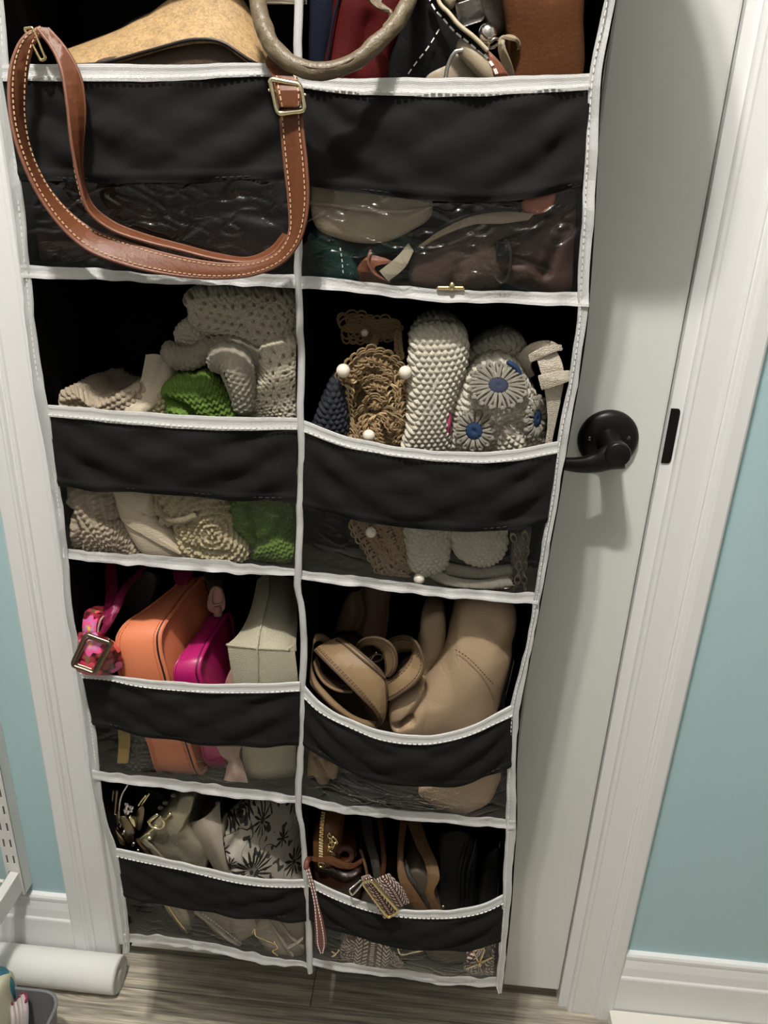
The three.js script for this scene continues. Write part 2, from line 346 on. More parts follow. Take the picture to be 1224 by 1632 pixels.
// crochet and knit relief, in metres, as functions of position on the cloth
const stitchBump = (c, amp, ang = 0, el = 1.25) => { const ca = Math.cos(ang), sa = Math.sin(ang); return (x, y) => {
  const u = (x * ca + y * sa) / c, v = (-x * sa + y * ca) / (c * 0.82), vi = Math.floor(v); let h = 0;
  for (let j = -1; j <= 1; j++) { const r = vi + j, off = (r & 1) ? 0.5 : 0, ui = Math.floor(u - off);
    for (let i = 0; i <= 1; i++) { const cx = ui + i + off + 0.12 * (hash(ui + i, r, 3) - 0.5), cy = r + 0.5, dx = (u - cx), dy = (v - cy), t = (r & 1) ? 0.5 : -0.5;
      const a = dx * 1.05 + dy * t, b = dy * 0.8 - dx * t * 0.6, d = (a * a * el + b * b * 1.6) * 2.6; h = Math.max(h, 1 - d); } }
  return amp * Math.max(-0.1, h); }; };
const knitBump = (c, amp, ang = 0) => { const ca = Math.cos(ang), sa = Math.sin(ang); return (x, y) => {
  const u = (x * ca + y * sa) / c, v = (-x * sa + y * ca) / c, f = u - Math.floor(u), q = Math.abs(f - 0.5) * 2;
  return amp * (0.5 + 0.5 * Math.cos(2 * Math.PI * (v + q * 0.55))) * Math.sin(Math.PI * Math.min(1, Math.max(0, Math.abs((q * 2 % 1 + 1) % 1)))) ** 0.5; }; };
// ---------------------------------------------------------------- the room
const box = (x0, x1, y0, y1, z0, z1) => new THREE.BoxGeometry(x1 - x0, y1 - y0, z1 - z0).translate((x0 + x1) / 2, (y0 + y1) / 2, (z0 + z1) / 2);
function uvBox(g, s = 1) {                                       // uv in metres from position
  const p = g.attributes.position, n = g.attributes.normal, uv = g.attributes.uv;
  for (let i = 0; i < p.count; i++) { const ax = Math.abs(n.getX(i)), ay = Math.abs(n.getY(i)); uv.setXY(i, (ax > 0.6 ? p.getZ(i) : p.getX(i)) * s, (ay > 0.6 ? p.getZ(i) : p.getY(i)) * s); }
  return g;
}
const X0 = -1.25, X1 = 1.2, Z1 = 1.8, H = 2.70;
{
  const kn = PY(140, 1588, 0), KNOT = 0.667 - kn.x;
  struct('wall_back', mergeGeometries([box(X0 - 0.1, -0.462, 0, H, -0.1, 0), box(0.262, X1 + 0.1, 0, H, -0.1, 0), box(-0.462, 0.262, 2.05, H, -0.1, 0)].map((g) => uvBox(g))), M.wall);
  struct('wall_left', uvBox(box(X0 - 0.1, X0, 0, H, 0, Z1)), M.farWall);
  struct('wall_right', uvBox(box(X1, X1 + 0.1, 0, H, 0, Z1)), M.farWall);
  struct('wall_front', uvBox(box(X0 - 0.1, X1 + 0.1, 0, H, Z1, Z1 + 0.1)), M.farWall);
  struct('ceiling', box(X0 - 0.1, X1 + 0.1, H, H + 0.1, -0.1, Z1 + 0.1), M.ceiling);
  // vinyl plank floor: every plank its own piece on a dark base
  const fl = struct('floor', null);
  part(fl, 'floor_base', box(X0 - 0.1, X1 + 0.1, -0.06, -0.006, -0.12, Z1 + 0.1), mat([0.05, 0.045, 0.04], 0.9));
  const rowW = 0.152, len = 1.15;
  const tones = [[0.93, 0.92, 0.90], [0.82, 0.81, 0.79], [1.0, 0.99, 0.97]].map((c) => { const m = M.wood.clone(); m.color.setRGB(...c); return m; });
  for (let r = 0; r < 13; r++) {
    const z0 = -0.106 + r * rowW, shift = [0.32, -0.18, 0.55, 0.05, -0.4, 0.28][r % 6];
    for (let k = -2; k < 3; k++) {
      const x0 = Math.max(X0, -0.135 + shift - 0.32 + k * len), x1 = Math.min(X1, -0.135 + shift - 0.32 + (k + 1) * len);
      if (x1 - x0 < 0.02) continue;
      const g = new RoundedBoxGeometry(x1 - x0 - 0.0008, 0.006, rowW - 0.0008, 1, 0.0009).translate((x0 + x1) / 2, -0.003, z0 + rowW / 2);
      const p = g.attributes.position, uv = g.attributes.uv, ou = rnd() * 1.15, fl0 = hash(r, k, 4) > 0.5;
      const anchor = (r === 1 && k === 0) ? null : ou;
      for (let i = 0; i < p.count; i++) uv.setXY(i, anchor === null ? p.getX(i) + KNOT : (p.getX(i) - x0 + anchor), (fl0 && anchor !== null ? -1 : 1) * (p.getZ(i) - z0) + (anchor === null ? 0.088 - (kn.z - z0) : 0));
      part(fl, 'plank', g, tones[(r * 2 + k + 7) % 3]);
    }
  }
}
// door slab with a recessed panel, its moulding, lever and latch plate
{
  const d = struct('door_1', null);
  const rect = (C, x0, x1, y0, y1) => { const s = new C(); s.moveTo(x0, y0); s.lineTo(x1, y0); s.lineTo(x1, y1); s.lineTo(x0, y1); s.closePath(); return s; };
  const slab = rect(THREE.Shape, -0.455, 0.247, 0.030, 2.032);
  const panels = [[-0.345, 0.134, 1.01, 1.90], [-0.345, 0.134, 0.24, 0.83]];
  for (const p of panels) slab.holes.push(rect(THREE.Path, ...p));
  const g = new THREE.ExtrudeGeometry(slab, { depth: 0.032, bevelEnabled: true, bevelThickness: 0.003, bevelSize: 0.003, bevelOffset: -0.003, bevelSegments: 2, curveSegments: 4 }).translate(0, 0, -0.035);
  part(d, 'door_slab', g, M.paint);
  for (const [x0, x1, y0, y1] of panels) {
    const s = rect(THREE.Shape, x0 + 0.022, x1 - 0.022, y0 + 0.022, y1 - 0.022);
    part(d, 'door_panel', new THREE.ExtrudeGeometry(s, { depth: 0.012, bevelEnabled: true, bevelThickness: 0.006, bevelSize: 0.012, bevelSegments: 3 }).translate(0, 0, -0.026), M.paint);
    part(d, 'panel_back', box(x0 - 0.01, x1 + 0.01, y0 - 0.01, y1 + 0.01, -0.030, -0.017), M.paint);
    const ogee = rect(THREE.Shape, x0 - 0.002, x1 + 0.002, y0 - 0.002, y1 + 0.002); ogee.holes.push(rect(THREE.Path, x0 + 0.009, x1 - 0.009, y0 + 0.009, y1 - 0.009));
    part(d, 'panel_moulding', new THREE.ExtrudeGeometry(ogee, { depth: 0.008, bevelEnabled: true, bevelThickness: 0.003, bevelSize: 0.002, bevelSegments: 2 }).translate(0, 0, -0.014), M.paint);
  }
  // lever handle
  const c = P(969.5, 701, 0.004), h = sub(d, 'door_handle', 'dark bronze lever door handle on a round rose');
  const rose = new THREE.LatheGeometry([[0, 0.012], [0.012, 0.012], [0.020, 0.0115], [0.027, 0.0095], [0.0305, 0.007], [0.0325, 0.0045], [0.033, 0.002], [0.033, 0]].map(([a, b]) => new THREE.Vector2(a, b)), 56).rotateX(Math.PI / 2);
  part(h, 'rose', rose.translate(c.x, c.y, 0), M.bronze);
  const neck = new THREE.LatheGeometry([[0.0155, 0.008], [0.0145, 0.013], [0.012, 0.017], [0.0115, 0.034], [0.0125, 0.042], [0.0135, 0.05], [0.0135, 0.056], [0.012, 0.0595], [0, 0.0602]].map(([a, b]) => new THREE.Vector2(a, b)), 40).rotateX(Math.PI / 2);
  part(h, 'neck', neck.translate(c.x, c.y, 0), M.bronze);
  {                                                            // lever arm: a tapering curved bar
    const path = [[0.006, -0.001, 0.049], [-0.006, -0.005, 0.05], [-0.018, -0.011, 0.05], [-0.032, -0.0148, 0.05], [-0.05, -0.0155, 0.049], [-0.066, -0.013, 0.047], [-0.074, -0.0105, 0.046]].map(([x, y, z]) => V3(c.x + x, c.y + y, z));
    const cv = new THREE.CatmullRomCurve3(path), rows = [], n = 36, m = 18;
    for (let i = 0; i <= n; i++) {
      const p = cv.getPoint(i / n), t = cv.getTangent(i / n), zed = V3(0, 0, 1), upv = t.clone().cross(zed).normalize();
      const hh = 0.0125 * (1 - i / n) ** 1.3 + 0.0042, ww = 0.0085 * (1 - i / n) + 0.0045 * i / n, r = [];
      for (let k = 0; k <= m; k++) { const a = k / m * 2 * Math.PI; r.push(p.clone().addScaledVector(upv, hh * Math.cos(a)).addScaledVector(zed, ww * Math.sin(a))); }
      rows.push(r);
    }
    for (const e of [0, n]) { const mid = cv.getPoint(e / n), r = rows[e === 0 ? 0 : rows.length - 1].map((q) => q.clone().lerp(mid, 0.99)); if (e === 0) rows.unshift(r); else rows.push(r); }
    part(h, 'lever', gridGeo(rows), M.bronze);
  }
  for (const [px, py] of [[939.5, 699], [1001, 697.5]]) { const q = P(px, py, 0.0105); part(h, 'screw', new THREE.SphereGeometry(0.0026, 12, 8).scale(1, 1, 0.5).translate(q.x, q.y, 0.0105), mat([0.2, 0.2, 0.2], 0.2, { metal: 1 })); }
}
{                                                              // jamb, stop, strike plate and casings
  const jr = struct('trim_1', mergeGeometries([box(0.2487, 0.266, 0, 2.06, -0.1, 0.0035), box(-0.468, -0.4575, 0, 2.06, -0.1, 0.0035), box(-0.468, 0.266, 2.035, 2.062, -0.1, 0.0035), box(0.235, 0.25, 0, 2.04, -0.1, -0.037), box(-0.47, -0.44, 0, 2.04, -0.1, -0.037), box(-0.46, 0.25, 2.0, 2.04, -0.1, -0.037)]), M.trim);
  const sh = new THREE.Shape(); const w = 0.0095, hh = 0.0305;
  sh.moveTo(-w / 2, -hh); sh.lineTo(w / 2 - 0.003, -hh); sh.quadraticCurveTo(w / 2, -hh, w / 2, -hh + 0.006); sh.lineTo(w / 2, hh - 0.006); sh.quadraticCurveTo(w / 2, hh, w / 2 - 0.003, hh); sh.lineTo(-w / 2, hh); sh.closePath();
  const s = P(1064, 695, 0.004);
  part(jr, 'strike_plate', new THREE.ExtrudeGeometry(sh, { depth: 0.0012, bevelEnabled: true, bevelThickness: 0.0005, bevelSize: 0.0005, bevelSegments: 2 }).translate(0.2545, s.y, 0.0032), M.bronze, 'dark bronze strike plate');
  const prof = [[0, 0], [0, 0.009], [0.0015, 0.011], [0.005, 0.0118], [0.0075, 0.0108], [0.033, 0.0102], [0.0345, 0.0126], [0.0375, 0.0135], [0.0395, 0.0122], [0.0405, 0.0128], [0.043, 0.0158], [0.0455, 0.0166], [0.0465, 0.0178], [0.0495, 0.0182], [0.064, 0.0168], [0.0668, 0.0145], [0.067, 0]];
  const casing = (x, dir) => { const q = new THREE.Shape(); prof.forEach(([a, b], i) => (i ? q.lineTo(x + dir * a, -b) : q.moveTo(x + dir * a, -b))); q.closePath(); return new THREE.ExtrudeGeometry(q, { depth: 2.12, bevelEnabled: false }).rotateX(-Math.PI / 2); };
  struct('trim_2', casing(0.2625, 1), M.trim); struct('trim_3', casing(-0.4515, -1), M.trim);
  struct('trim_4', box(-0.518, 0.329, 2.055, 2.12, 0, 0.018), M.trim);
  const bp = [[0, 0], [0.0135, 0], [0.0145, 0.088], [0.0138, 0.0905], [0.0118, 0.093], [0.0112, 0.099], [0.0105, 0.108], [0.0085, 0.118], [0.0075, 0.122], [0.0085, 0.1245], [0.0085, 0.130], [0.0065, 0.1335], [0, 0.1345]];
  const board = (x0, x1) => { const q = new THREE.Shape(); bp.forEach(([a, b], i) => (i ? q.lineTo(-a, b) : q.moveTo(-a, b))); q.closePath(); return new THREE.ExtrudeGeometry(q, { depth: x1 - x0, bevelEnabled: false }).rotateY(Math.PI / 2).translate(x0, 0, 0); };
  struct('baseboard_right', board(0.3292, X1), M.trim); struct('baseboard_left', board(X0, -0.5182), M.trim);
}
{                                                              // ceiling lamp: plate and two glowing bulbs
  const o = thing('ceiling_light', 'white ceiling plate with two glowing round bulbs overhead', 'light');
  const plate = new THREE.LatheGeometry([[0, 0], [0.12, 0], [0.12, 0.012], [0.105, 0.022], [0.02, 0.026], [0, 0.026]].map(([a, b]) => new THREE.Vector2(a, b)), 48).rotateX(Math.PI).translate(-0.188, H - 0.0005, 0.775);
  part(o, 'ceiling_plate', plate, M.ceiling);
  const glow = new THREE.MeshStandardMaterial({ color: 0xffffff, emissive: LAMP_COLOR, emissiveIntensity: 6 });
  for (const [x, y, z] of LAMPS) { part(o, 'socket', new THREE.CylinderGeometry(0.014, 0.018, 0.05, 24).translate(x, y + 0.053, z), M.ceiling); part(o, 'bulb', new THREE.SphereGeometry(0.03, 24, 16).translate(x, y, z), glow); }
}

// ---------------------------------------------------------------- the hanging organizer
const ORG = thing('hanging_organizer', 'black fabric organizer with white piping and clear-fronted pockets, hanging on the white door', 'organizer');
const FZ = 0.160;
// front edge of the side panels and of the middle divider, top to bottom: [outer x, inner x, y]
const leftEdge = [[-9, 4, 0], [-2, 13, 105], [12, 26, 225], [22, 36, 330], [33, 46, 425], [41, 54, 510], [49, 63, 585], [60, 76, 645], [72, 87, 710], [84, 96, 790], [99, 107, 880], [104, 113, 960], [118, 127, 1040], [137, 150, 1160], [147, 160, 1240], [160, 168, 1300], [177, 187, 1358], [190, 201, 1440], [196, 205, 1495], [197, 205, 1519]];
const rightEdge = [[979, 963, 0], [958, 940, 118], [950, 931, 250], [944, 926, 370], [938, 921, 462], [933, 919, 520], [922, 908, 600], [904, 888, 702], [890, 878, 790], [874, 862, 880], [861, 851, 955], [847, 838, 1030], [829, 814, 1125], [822, 809, 1220], [822, 806, 1312], [818, 804, 1370], [814, 801, 1438], [807, 796, 1510], [800, 790, 1572], [798, 793, 1583]];
const midEdge = [[470, 482, 60], [470, 482, 120], [471, 482, 300], [470, 481, 425], [472, 482, 470], [474, 484, 520], [474, 484, 600], [474, 484, 660], [475, 485, 700], [473, 483, 800], [470, 480, 895], [469, 480, 925], [471, 480, 945], [477, 486, 975], [478, 488, 1050], [477, 486, 1150], [472, 482, 1240], [471, 480, 1285], [477, 484, 1312], [482, 490, 1380], [485, 494, 1450], [489, 498, 1530], [492, 499, 1551]];
const edgeAt = (E, y, k) => { let i = 1; while (i < E.length - 1 && E[i][2] < y) i++; const [a, b] = [E[i - 1], E[i]], t = (y - a[2]) / (b[2] - a[2]); return a[k] + (b[k] - a[k]) * t; };
function beyondTop(E, k) { const p = P(E[0][k], E[0][2], FZ), q = P(E[1][k], E[1][2], FZ); return V3(p.x, 1.96, FZ); }
{
  const wave = (s) => (p, u, v) => 0.0012 * noise(p.y * 30 + s, p.x * 20, s) + 0.0005 * noise(p.y * 110, s, 3);
  const panelOf = (E, k, name) => {
    const f = [beyondTop(E, k), ...E.map((e) => P(E === leftEdge ? e[0] + 5 : e[k], e[2], E === leftEdge ? FZ - 0.004 : FZ - 0.002))], F = resample(f, 120);
    const rows = F.map((p) => Array.from({ length: 14 }, (_, i) => { const s = i / 13; const b = V3(name === 'divider' ? -0.122 + 0.004 * noise(p.y * 7, s * 2, 1) : p.x, p.y, 0.0035); const q = p.clone().lerp(b, s); q.x += 0.004 * Math.sin(Math.PI * s) * noise(p.y * 9, 2 * s, 5); return q; }));
    part(ORG, name, sheetGeo(rows, 0.0016), M.lining);
    const zo = E === leftEdge ? FZ - 0.008 : E === rightEdge ? FZ + 0.001 : FZ;
    const tr = ribbon([V3(f[0].x - 0.006 * (k ? -1 : 1), f[0].y, zo), ...E.map((e) => [e[0], e[2], zo])], [V3(f[0].x + 0.006, f[0].y, FZ + 0.002), ...E.map((e) => [e[1], e[2], FZ + 0.003])], { n: 160, t: 0.0026, bow: 0.0012 });
    return tr;
  };
  for (const [E, k, nm] of [[leftEdge, 0, 'side_panel'], [rightEdge, 0, 'side_panel'], [midEdge, 0, 'divider']]) {
    const tr = panelOf(E, k, nm);
    const g = tr.geo, p = g.attributes.position; for (let i = 0; i < p.count; i++) { const y = p.getY(i); p.setX(i, p.getX(i) + 0.0009 * noise(y * 60, nm.length, E[0][0])); p.setZ(i, p.getZ(i) + 0.0012 * noise(y * 45, 7, E[0][0])); }
    g.computeVertexNormals();
    const t = part(ORG, nm === 'divider' ? 'divider_trim' : 'side_trim', g, M.satin, 'white satin piping');
    if (nm !== 'divider') stuff(part(t, 'stitching', stitchRibbon(tr, [0.78], { gap: 0.0052, len: 0.0034, r: 0.00042, side: tr.frames[40].nr.z > 0 ? 1 : -1 }), M.thread));
  }
  // back panel just off the door, and the hooks over the door's top
  part(ORG, 'back_panel', sheetGeo(displace(Array.from({ length: 60 }, (_, j) => Array.from({ length: 24 }, (_, i) => V3(-0.372 + 0.498 * i / 23, 0.235 + 1.735 * j / 59, 0.0125))), (p) => 0.0012 * noise(p.x * 14, p.y * 9, 3)), 0.0015), M.lining);
  for (const x of [-0.3, 0.05]) part(ORG, 'door_hook', new THREE.TubeGeometry(new THREE.CatmullRomCurve3([V3(x, 1.93, 0.014), V3(x, 1.98, 0.010), V3(x, 2.03, 0.006), V3(x, 2.0365, 0.0), V3(x, 2.0365, -0.034)]), 30, 0.0022, 8), M.silver);
}
// ribbons between a measured upper and lower edge, e.g. the piping of a shelf or of a pocket
const shelfTrims = [
  { l: [[[33, 422], [150, 428], [260, 438], [380, 437], [471, 437]], [[33, 443], [150, 446], [260, 452], [380, 456], [471, 459]]], r: [[[481, 441], [560, 447], [695, 461], [810, 465], [938, 466]], [[481, 461], [560, 466], [695, 481], [810, 485], [938, 489]]] },
  { l: [[[100, 875], [180, 882], [260, 887], [370, 896], [470, 909]], [[100, 890], [180, 898], [260, 905], [370, 914], [470, 919]]], r: [[[479, 911], [580, 920], [695, 935], [780, 942], [860, 947]], [[479, 924], [580, 936], [695, 950], [780, 957], [857, 964]]] },
  { l: [[[148, 1227], [200, 1234], [291, 1245], [380, 1256], [472, 1269]], [[149, 1241], [200, 1248], [291, 1260], [380, 1271], [472, 1280]]], r: [[[481, 1269], [560, 1284], [682, 1295], [760, 1303], [822, 1307]], [[481, 1281], [560, 1297], [682, 1309], [760, 1317], [821, 1320]]] },
  { l: [[[197, 1489], [240, 1491], [321, 1501], [412, 1520], [488, 1536]], [[199, 1502], [240, 1504], [321, 1513], [412, 1533], [490, 1543]]], r: [[[497, 1527], [540, 1534], [621, 1545], [712, 1557], [800, 1560]], [[499, 1537], [540, 1545], [621, 1557], [712, 1569], [799, 1573]]] },
];
const shelfY = [];
for (const [k, s] of shelfTrims.entries()) for (const side of ['l', 'r']) {
  const [a, b] = s[side], E = [side === 'l' ? leftEdge : midEdge, side === 'l' ? midEdge : rightEdge];
  const front = resample(toW(a.map(([x, y], i) => [x, (y + b[i][1]) / 2, FZ - 0.002])), 30);
  if (side === 'l') shelfY.push(front[15].y);
  const rows = Array.from({ length: 12 }, (_, j) => front.map((p, i) => { const e = j / 11, q = p.clone(); q.z = FZ - 0.002 - e * (FZ - 0.014); q.y = p.y - 0.003 * Math.sin(Math.PI * e) * Math.sin(Math.PI * i / 29); q.x = p.x * (1 - 0.012 * e); return q; }));
  part(ORG, 'shelf', sheetGeo(rows, 0.002), M.lining);
  const tr = ribbon(a.map(([x, y]) => [x, y, FZ + 0.0015]), b.map(([x, y]) => [x, y, FZ + 0.003]), { n: 90, t: 0.003, bow: 0.001 });
  const g = tr.geo, p = g.attributes.position; for (let i = 0; i < p.count; i++) { const x = p.getX(i); p.setY(i, p.getY(i) + 0.0009 * noise(x * 70, k, 9)); p.setZ(i, p.getZ(i) + 0.0022 * noise(x * 80, k + 4, p.getY(i) * 60)); }
  g.computeVertexNormals();
  part(ORG, 'shelf_trim', g, M.satin, 'white satin piping');
}
{ // shelves above the frame, closing the top row
  for (const y of [1.372, 1.655, 1.95]) { part(ORG, 'shelf', box(-0.357, 0.111, y - 0.002, y, 0.012, FZ), M.lining); part(ORG, 'shelf_trim', new RoundedBoxGeometry(0.472, 0.009, 0.004, 2, 0.0018).translate(-0.123, y, FZ + 0.001), M.satin, 'white satin piping'); }
}
// pockets: [top edge of lip], [bottom edge of lip], [bottom edge of the dark band], slack of the fabric
const pockets = [
  { n: 0, side: 'l', slack: 0.010, lip: [[[4, 103], [122, 102], [270, 102], [425, 102], [472, 108]], [[5, 129], [33, 129], [204, 130], [433, 123], [472, 126]]], band: [[33, 287], [130, 290], [245, 291], [360, 288], [472, 282]] },
  { n: 0, side: 'r', slack: 0.012, lip: [[[481, 122], [560, 125], [674, 124], [812, 122], [941, 116]], [[481, 141], [560, 150], [674, 154], [812, 151], [941, 142]]], band: [[483, 295], [600, 310], [700, 320], [812, 320], [926, 297]] },
  { n: 1, side: 'l', slack: 0.008, lip: [[[76, 645], [160, 652], [260, 659], [370, 665], [474, 667]], [[79, 663], [160, 671], [260, 680], [370, 686], [474, 685]]], band: [[94, 774], [170, 782], [260, 787], [370, 797], [472, 800]] },
  { n: 1, side: 'r', slack: 0.014, lip: [[[484, 671], [558, 697], [640, 713], [720, 720], [793, 720], [889, 704]], [[485, 689], [558, 714], [640, 728], [720, 736], [793, 737], [888, 722]]], band: [[483, 810], [558, 827], [640, 840], [720, 846], [793, 847], [871, 832]] },
  { n: 2, side: 'l', slack: 0.012, lip: [[[128, 1072], [175, 1076], [224, 1083], [324, 1090], [420, 1090], [478, 1087]], [[132, 1079], [175, 1083], [224, 1094], [324, 1103], [420, 1104], [478, 1101]]], band: [[149, 1154], [185, 1163], [260, 1178], [324, 1186], [420, 1188], [476, 1187]] },
  { n: 2, side: 'r', slack: 0.024, lip: [[[486, 1094], [512, 1122], [560, 1148], [611, 1166], [678, 1173], [740, 1161], [790, 1138], [815, 1124]], [[486, 1113], [512, 1136], [560, 1160], [611, 1180], [678, 1186], [740, 1174], [790, 1153], [816, 1141]]], band: [[484, 1187], [520, 1210], [580, 1238], [640, 1251], [700, 1254], [750, 1248], [790, 1233], [814, 1221]] },
  { n: 3, side: 'l', slack: 0.010, lip: [[[184, 1353], [230, 1362], [291, 1375], [382, 1396], [440, 1402], [486, 1402]], [[187, 1364], [230, 1374], [291, 1386], [382, 1407], [440, 1413], [487, 1413]]], band: [[199, 1428], [240, 1436], [300, 1447], [382, 1460], [440, 1466], [488, 1467]] },
  { n: 3, side: 'r', slack: 0.022, lip: [[[490, 1399], [530, 1418], [575, 1436], [621, 1448], [680, 1452], [735, 1449], [772, 1441], [802, 1427]], [[491, 1410], [530, 1430], [575, 1447], [621, 1458], [680, 1463], [735, 1461], [772, 1453], [802, 1439]]], band: [[494, 1465], [540, 1483], [600, 1502], [651, 1511], [700, 1514], [745, 1511], [775, 1507], [797, 1500]] },
];
const pocketNames = ['top left', 'top right'];
for (const [q, k] of pockets.map((q, k) => [q, k])) {
  const g = sub(ORG, 'pocket');
  const belly = (pts, amt) => { const n = pts.length; return pts.map(([x, y], i) => { const s = (x - pts[0][0]) / (pts[n - 1][0] - pts[0][0]); return [x, y, FZ + 0.003 + amt * Math.sin(Math.PI * Math.min(1, Math.max(0, s))) ** 0.8]; }); };
  const top = belly(q.lip[0], q.slack), low = belly(q.lip[1], q.slack), band = belly(q.band, q.slack * 0.8), trim = shelfTrims[q.n][q.side][0];
  // dark fabric band with soft pulls running from its upper corners
  let rows = net([low.map(([x, y, z]) => [x, y - 4, z - 0.0015]), low.map(([x, y, z], i) => [x + (band[i][0] - x) * 0.5, y + (band[i][1] - y) * 0.5, z + 0.002 * Math.sin(Math.PI * i / (low.length - 1))]), band], 110, 60);
  const w = rows[0][0].distanceTo(rows[0][109]);
  rows = displace(rows, (p, u, v) => {
    const edge = Math.min(1, 8 * Math.min(u, 1 - u)), pull = (a) => Math.sin(a * 9 + 2 * noise(u * 3, v * 3, k)) ;
    const l = Math.exp(-u * 3) * Math.sin((v * 1.2 - u * 1.9) * 11 + k), r = Math.exp(-(1 - u) * 3) * Math.sin((v * 1.2 - (1 - u) * 1.9) * 11 + 2 * k);
    return edge * (0.0026 * (l + 1.3 * r) + 0.0018 * noise(u * 5, v * 4, k + 20) + 0.0006 * noise(u * 16, v * 9, k)) * Math.min(1, 6 * v + 0.1) - 0.0012 * Math.exp(-(((1 - v) * 13 - 1) ** 2) * 4);
  });
  part(g, 'fabric_band', sheetGeo(rows, 0.0014), M.black);
  // clear plastic window below it, with creases
  const mid = band.map(([x, y, z], i) => { const s = i / (band.length - 1), xe = trim[0][0] + (trim[trim.length - 1][0] - trim[0][0]) * s; return [x + (xe - x) * 0.5, 0, z]; });
  const trimAt = (x) => { let i = 1; while (i < trim.length - 1 && trim[i][0] < x) i++; const [a, b] = [trim[i - 1], trim[i]]; return a[1] + (b[1] - a[1]) * (x - a[0]) / (b[0] - a[0]); };
  const lowW = band.map(([x, y]) => { const s = (x - band[0][0]) / (band[band.length - 1][0] - band[0][0]); const X = trim[0][0] + (trim[trim.length - 1][0] - trim[0][0]) * s; return [X, trimAt(X) + 3, FZ + 0.0055]; });
  let win = net([band.map(([x, y, z]) => [x, y - 3, z - 0.001]), band.map(([x, y, z], i) => [(x + lowW[i][0]) / 2, (y + lowW[i][1]) / 2, (z + FZ) / 2 + 0.0065]), lowW], 130, 70);
  win = displace(win, (p, u, v) => { const e = Math.min(1, 10 * Math.min(u, 1 - u)) * Math.min(1, 5 * (1 - v)) * Math.min(1, 4 * v + 0.2);
    const a = noise(u * 7 + v * 4, v * 3 - u * 2, k + 3), cr = Math.exp(-(a * a) * 60) * (0.5 + 0.5 * noise(u * 4, v * 4, k + 9)), c2 = noise(u * 13 - v * 10, v * 4 + u * 9, k + 31), cr2 = Math.exp(-(c2 * c2) * 120);
    return e * (0.0024 * noise(u * 3, v * 2, k + 5) + (k === 0 || k === 1 || k === 5 ? 1 : 0.45) * (0.0030 * cr + 0.0022 * cr2)); });
  const wg = gridGeo(win); part(g, 'clear_window', wg, M.clear, 'clear plastic window');
  // white lip
  const lip = ribbon(top, low, { n: 110, t: 0.004, bow: 0.0012 }), lg = lip.geo, lp = lg.attributes.position;
  for (let i = 0; i < lp.count; i++) { const x = lp.getX(i); lp.setZ(i, lp.getZ(i) + 0.0008 * noise(x * 60, k, 3)); lp.setY(i, lp.getY(i) + 0.0005 * noise(x * 50, k, 8)); }
  lg.computeVertexNormals();
  const l = part(g, 'lip_trim', lg, M.satin, 'white satin piping');
  const sd = lip.frames[50].nr.z > 0 ? 1 : -1;
  stuff(part(l, 'stitching', stitchRibbon({ ...lip, t: lip.t + 0.001 }, [0.8], { gap: 0.0052, len: 0.0035, r: 0.00045, side: sd }), M.thread));
  const bs = band.map(([x, y, z]) => [x, y - 6, z + 0.0012]);
  stuff(part(g, 'band_stitching', stitchLine(bs, { gap: 0.006, len: 0.0035, r: 0.0004 }), M.threadDark));
}
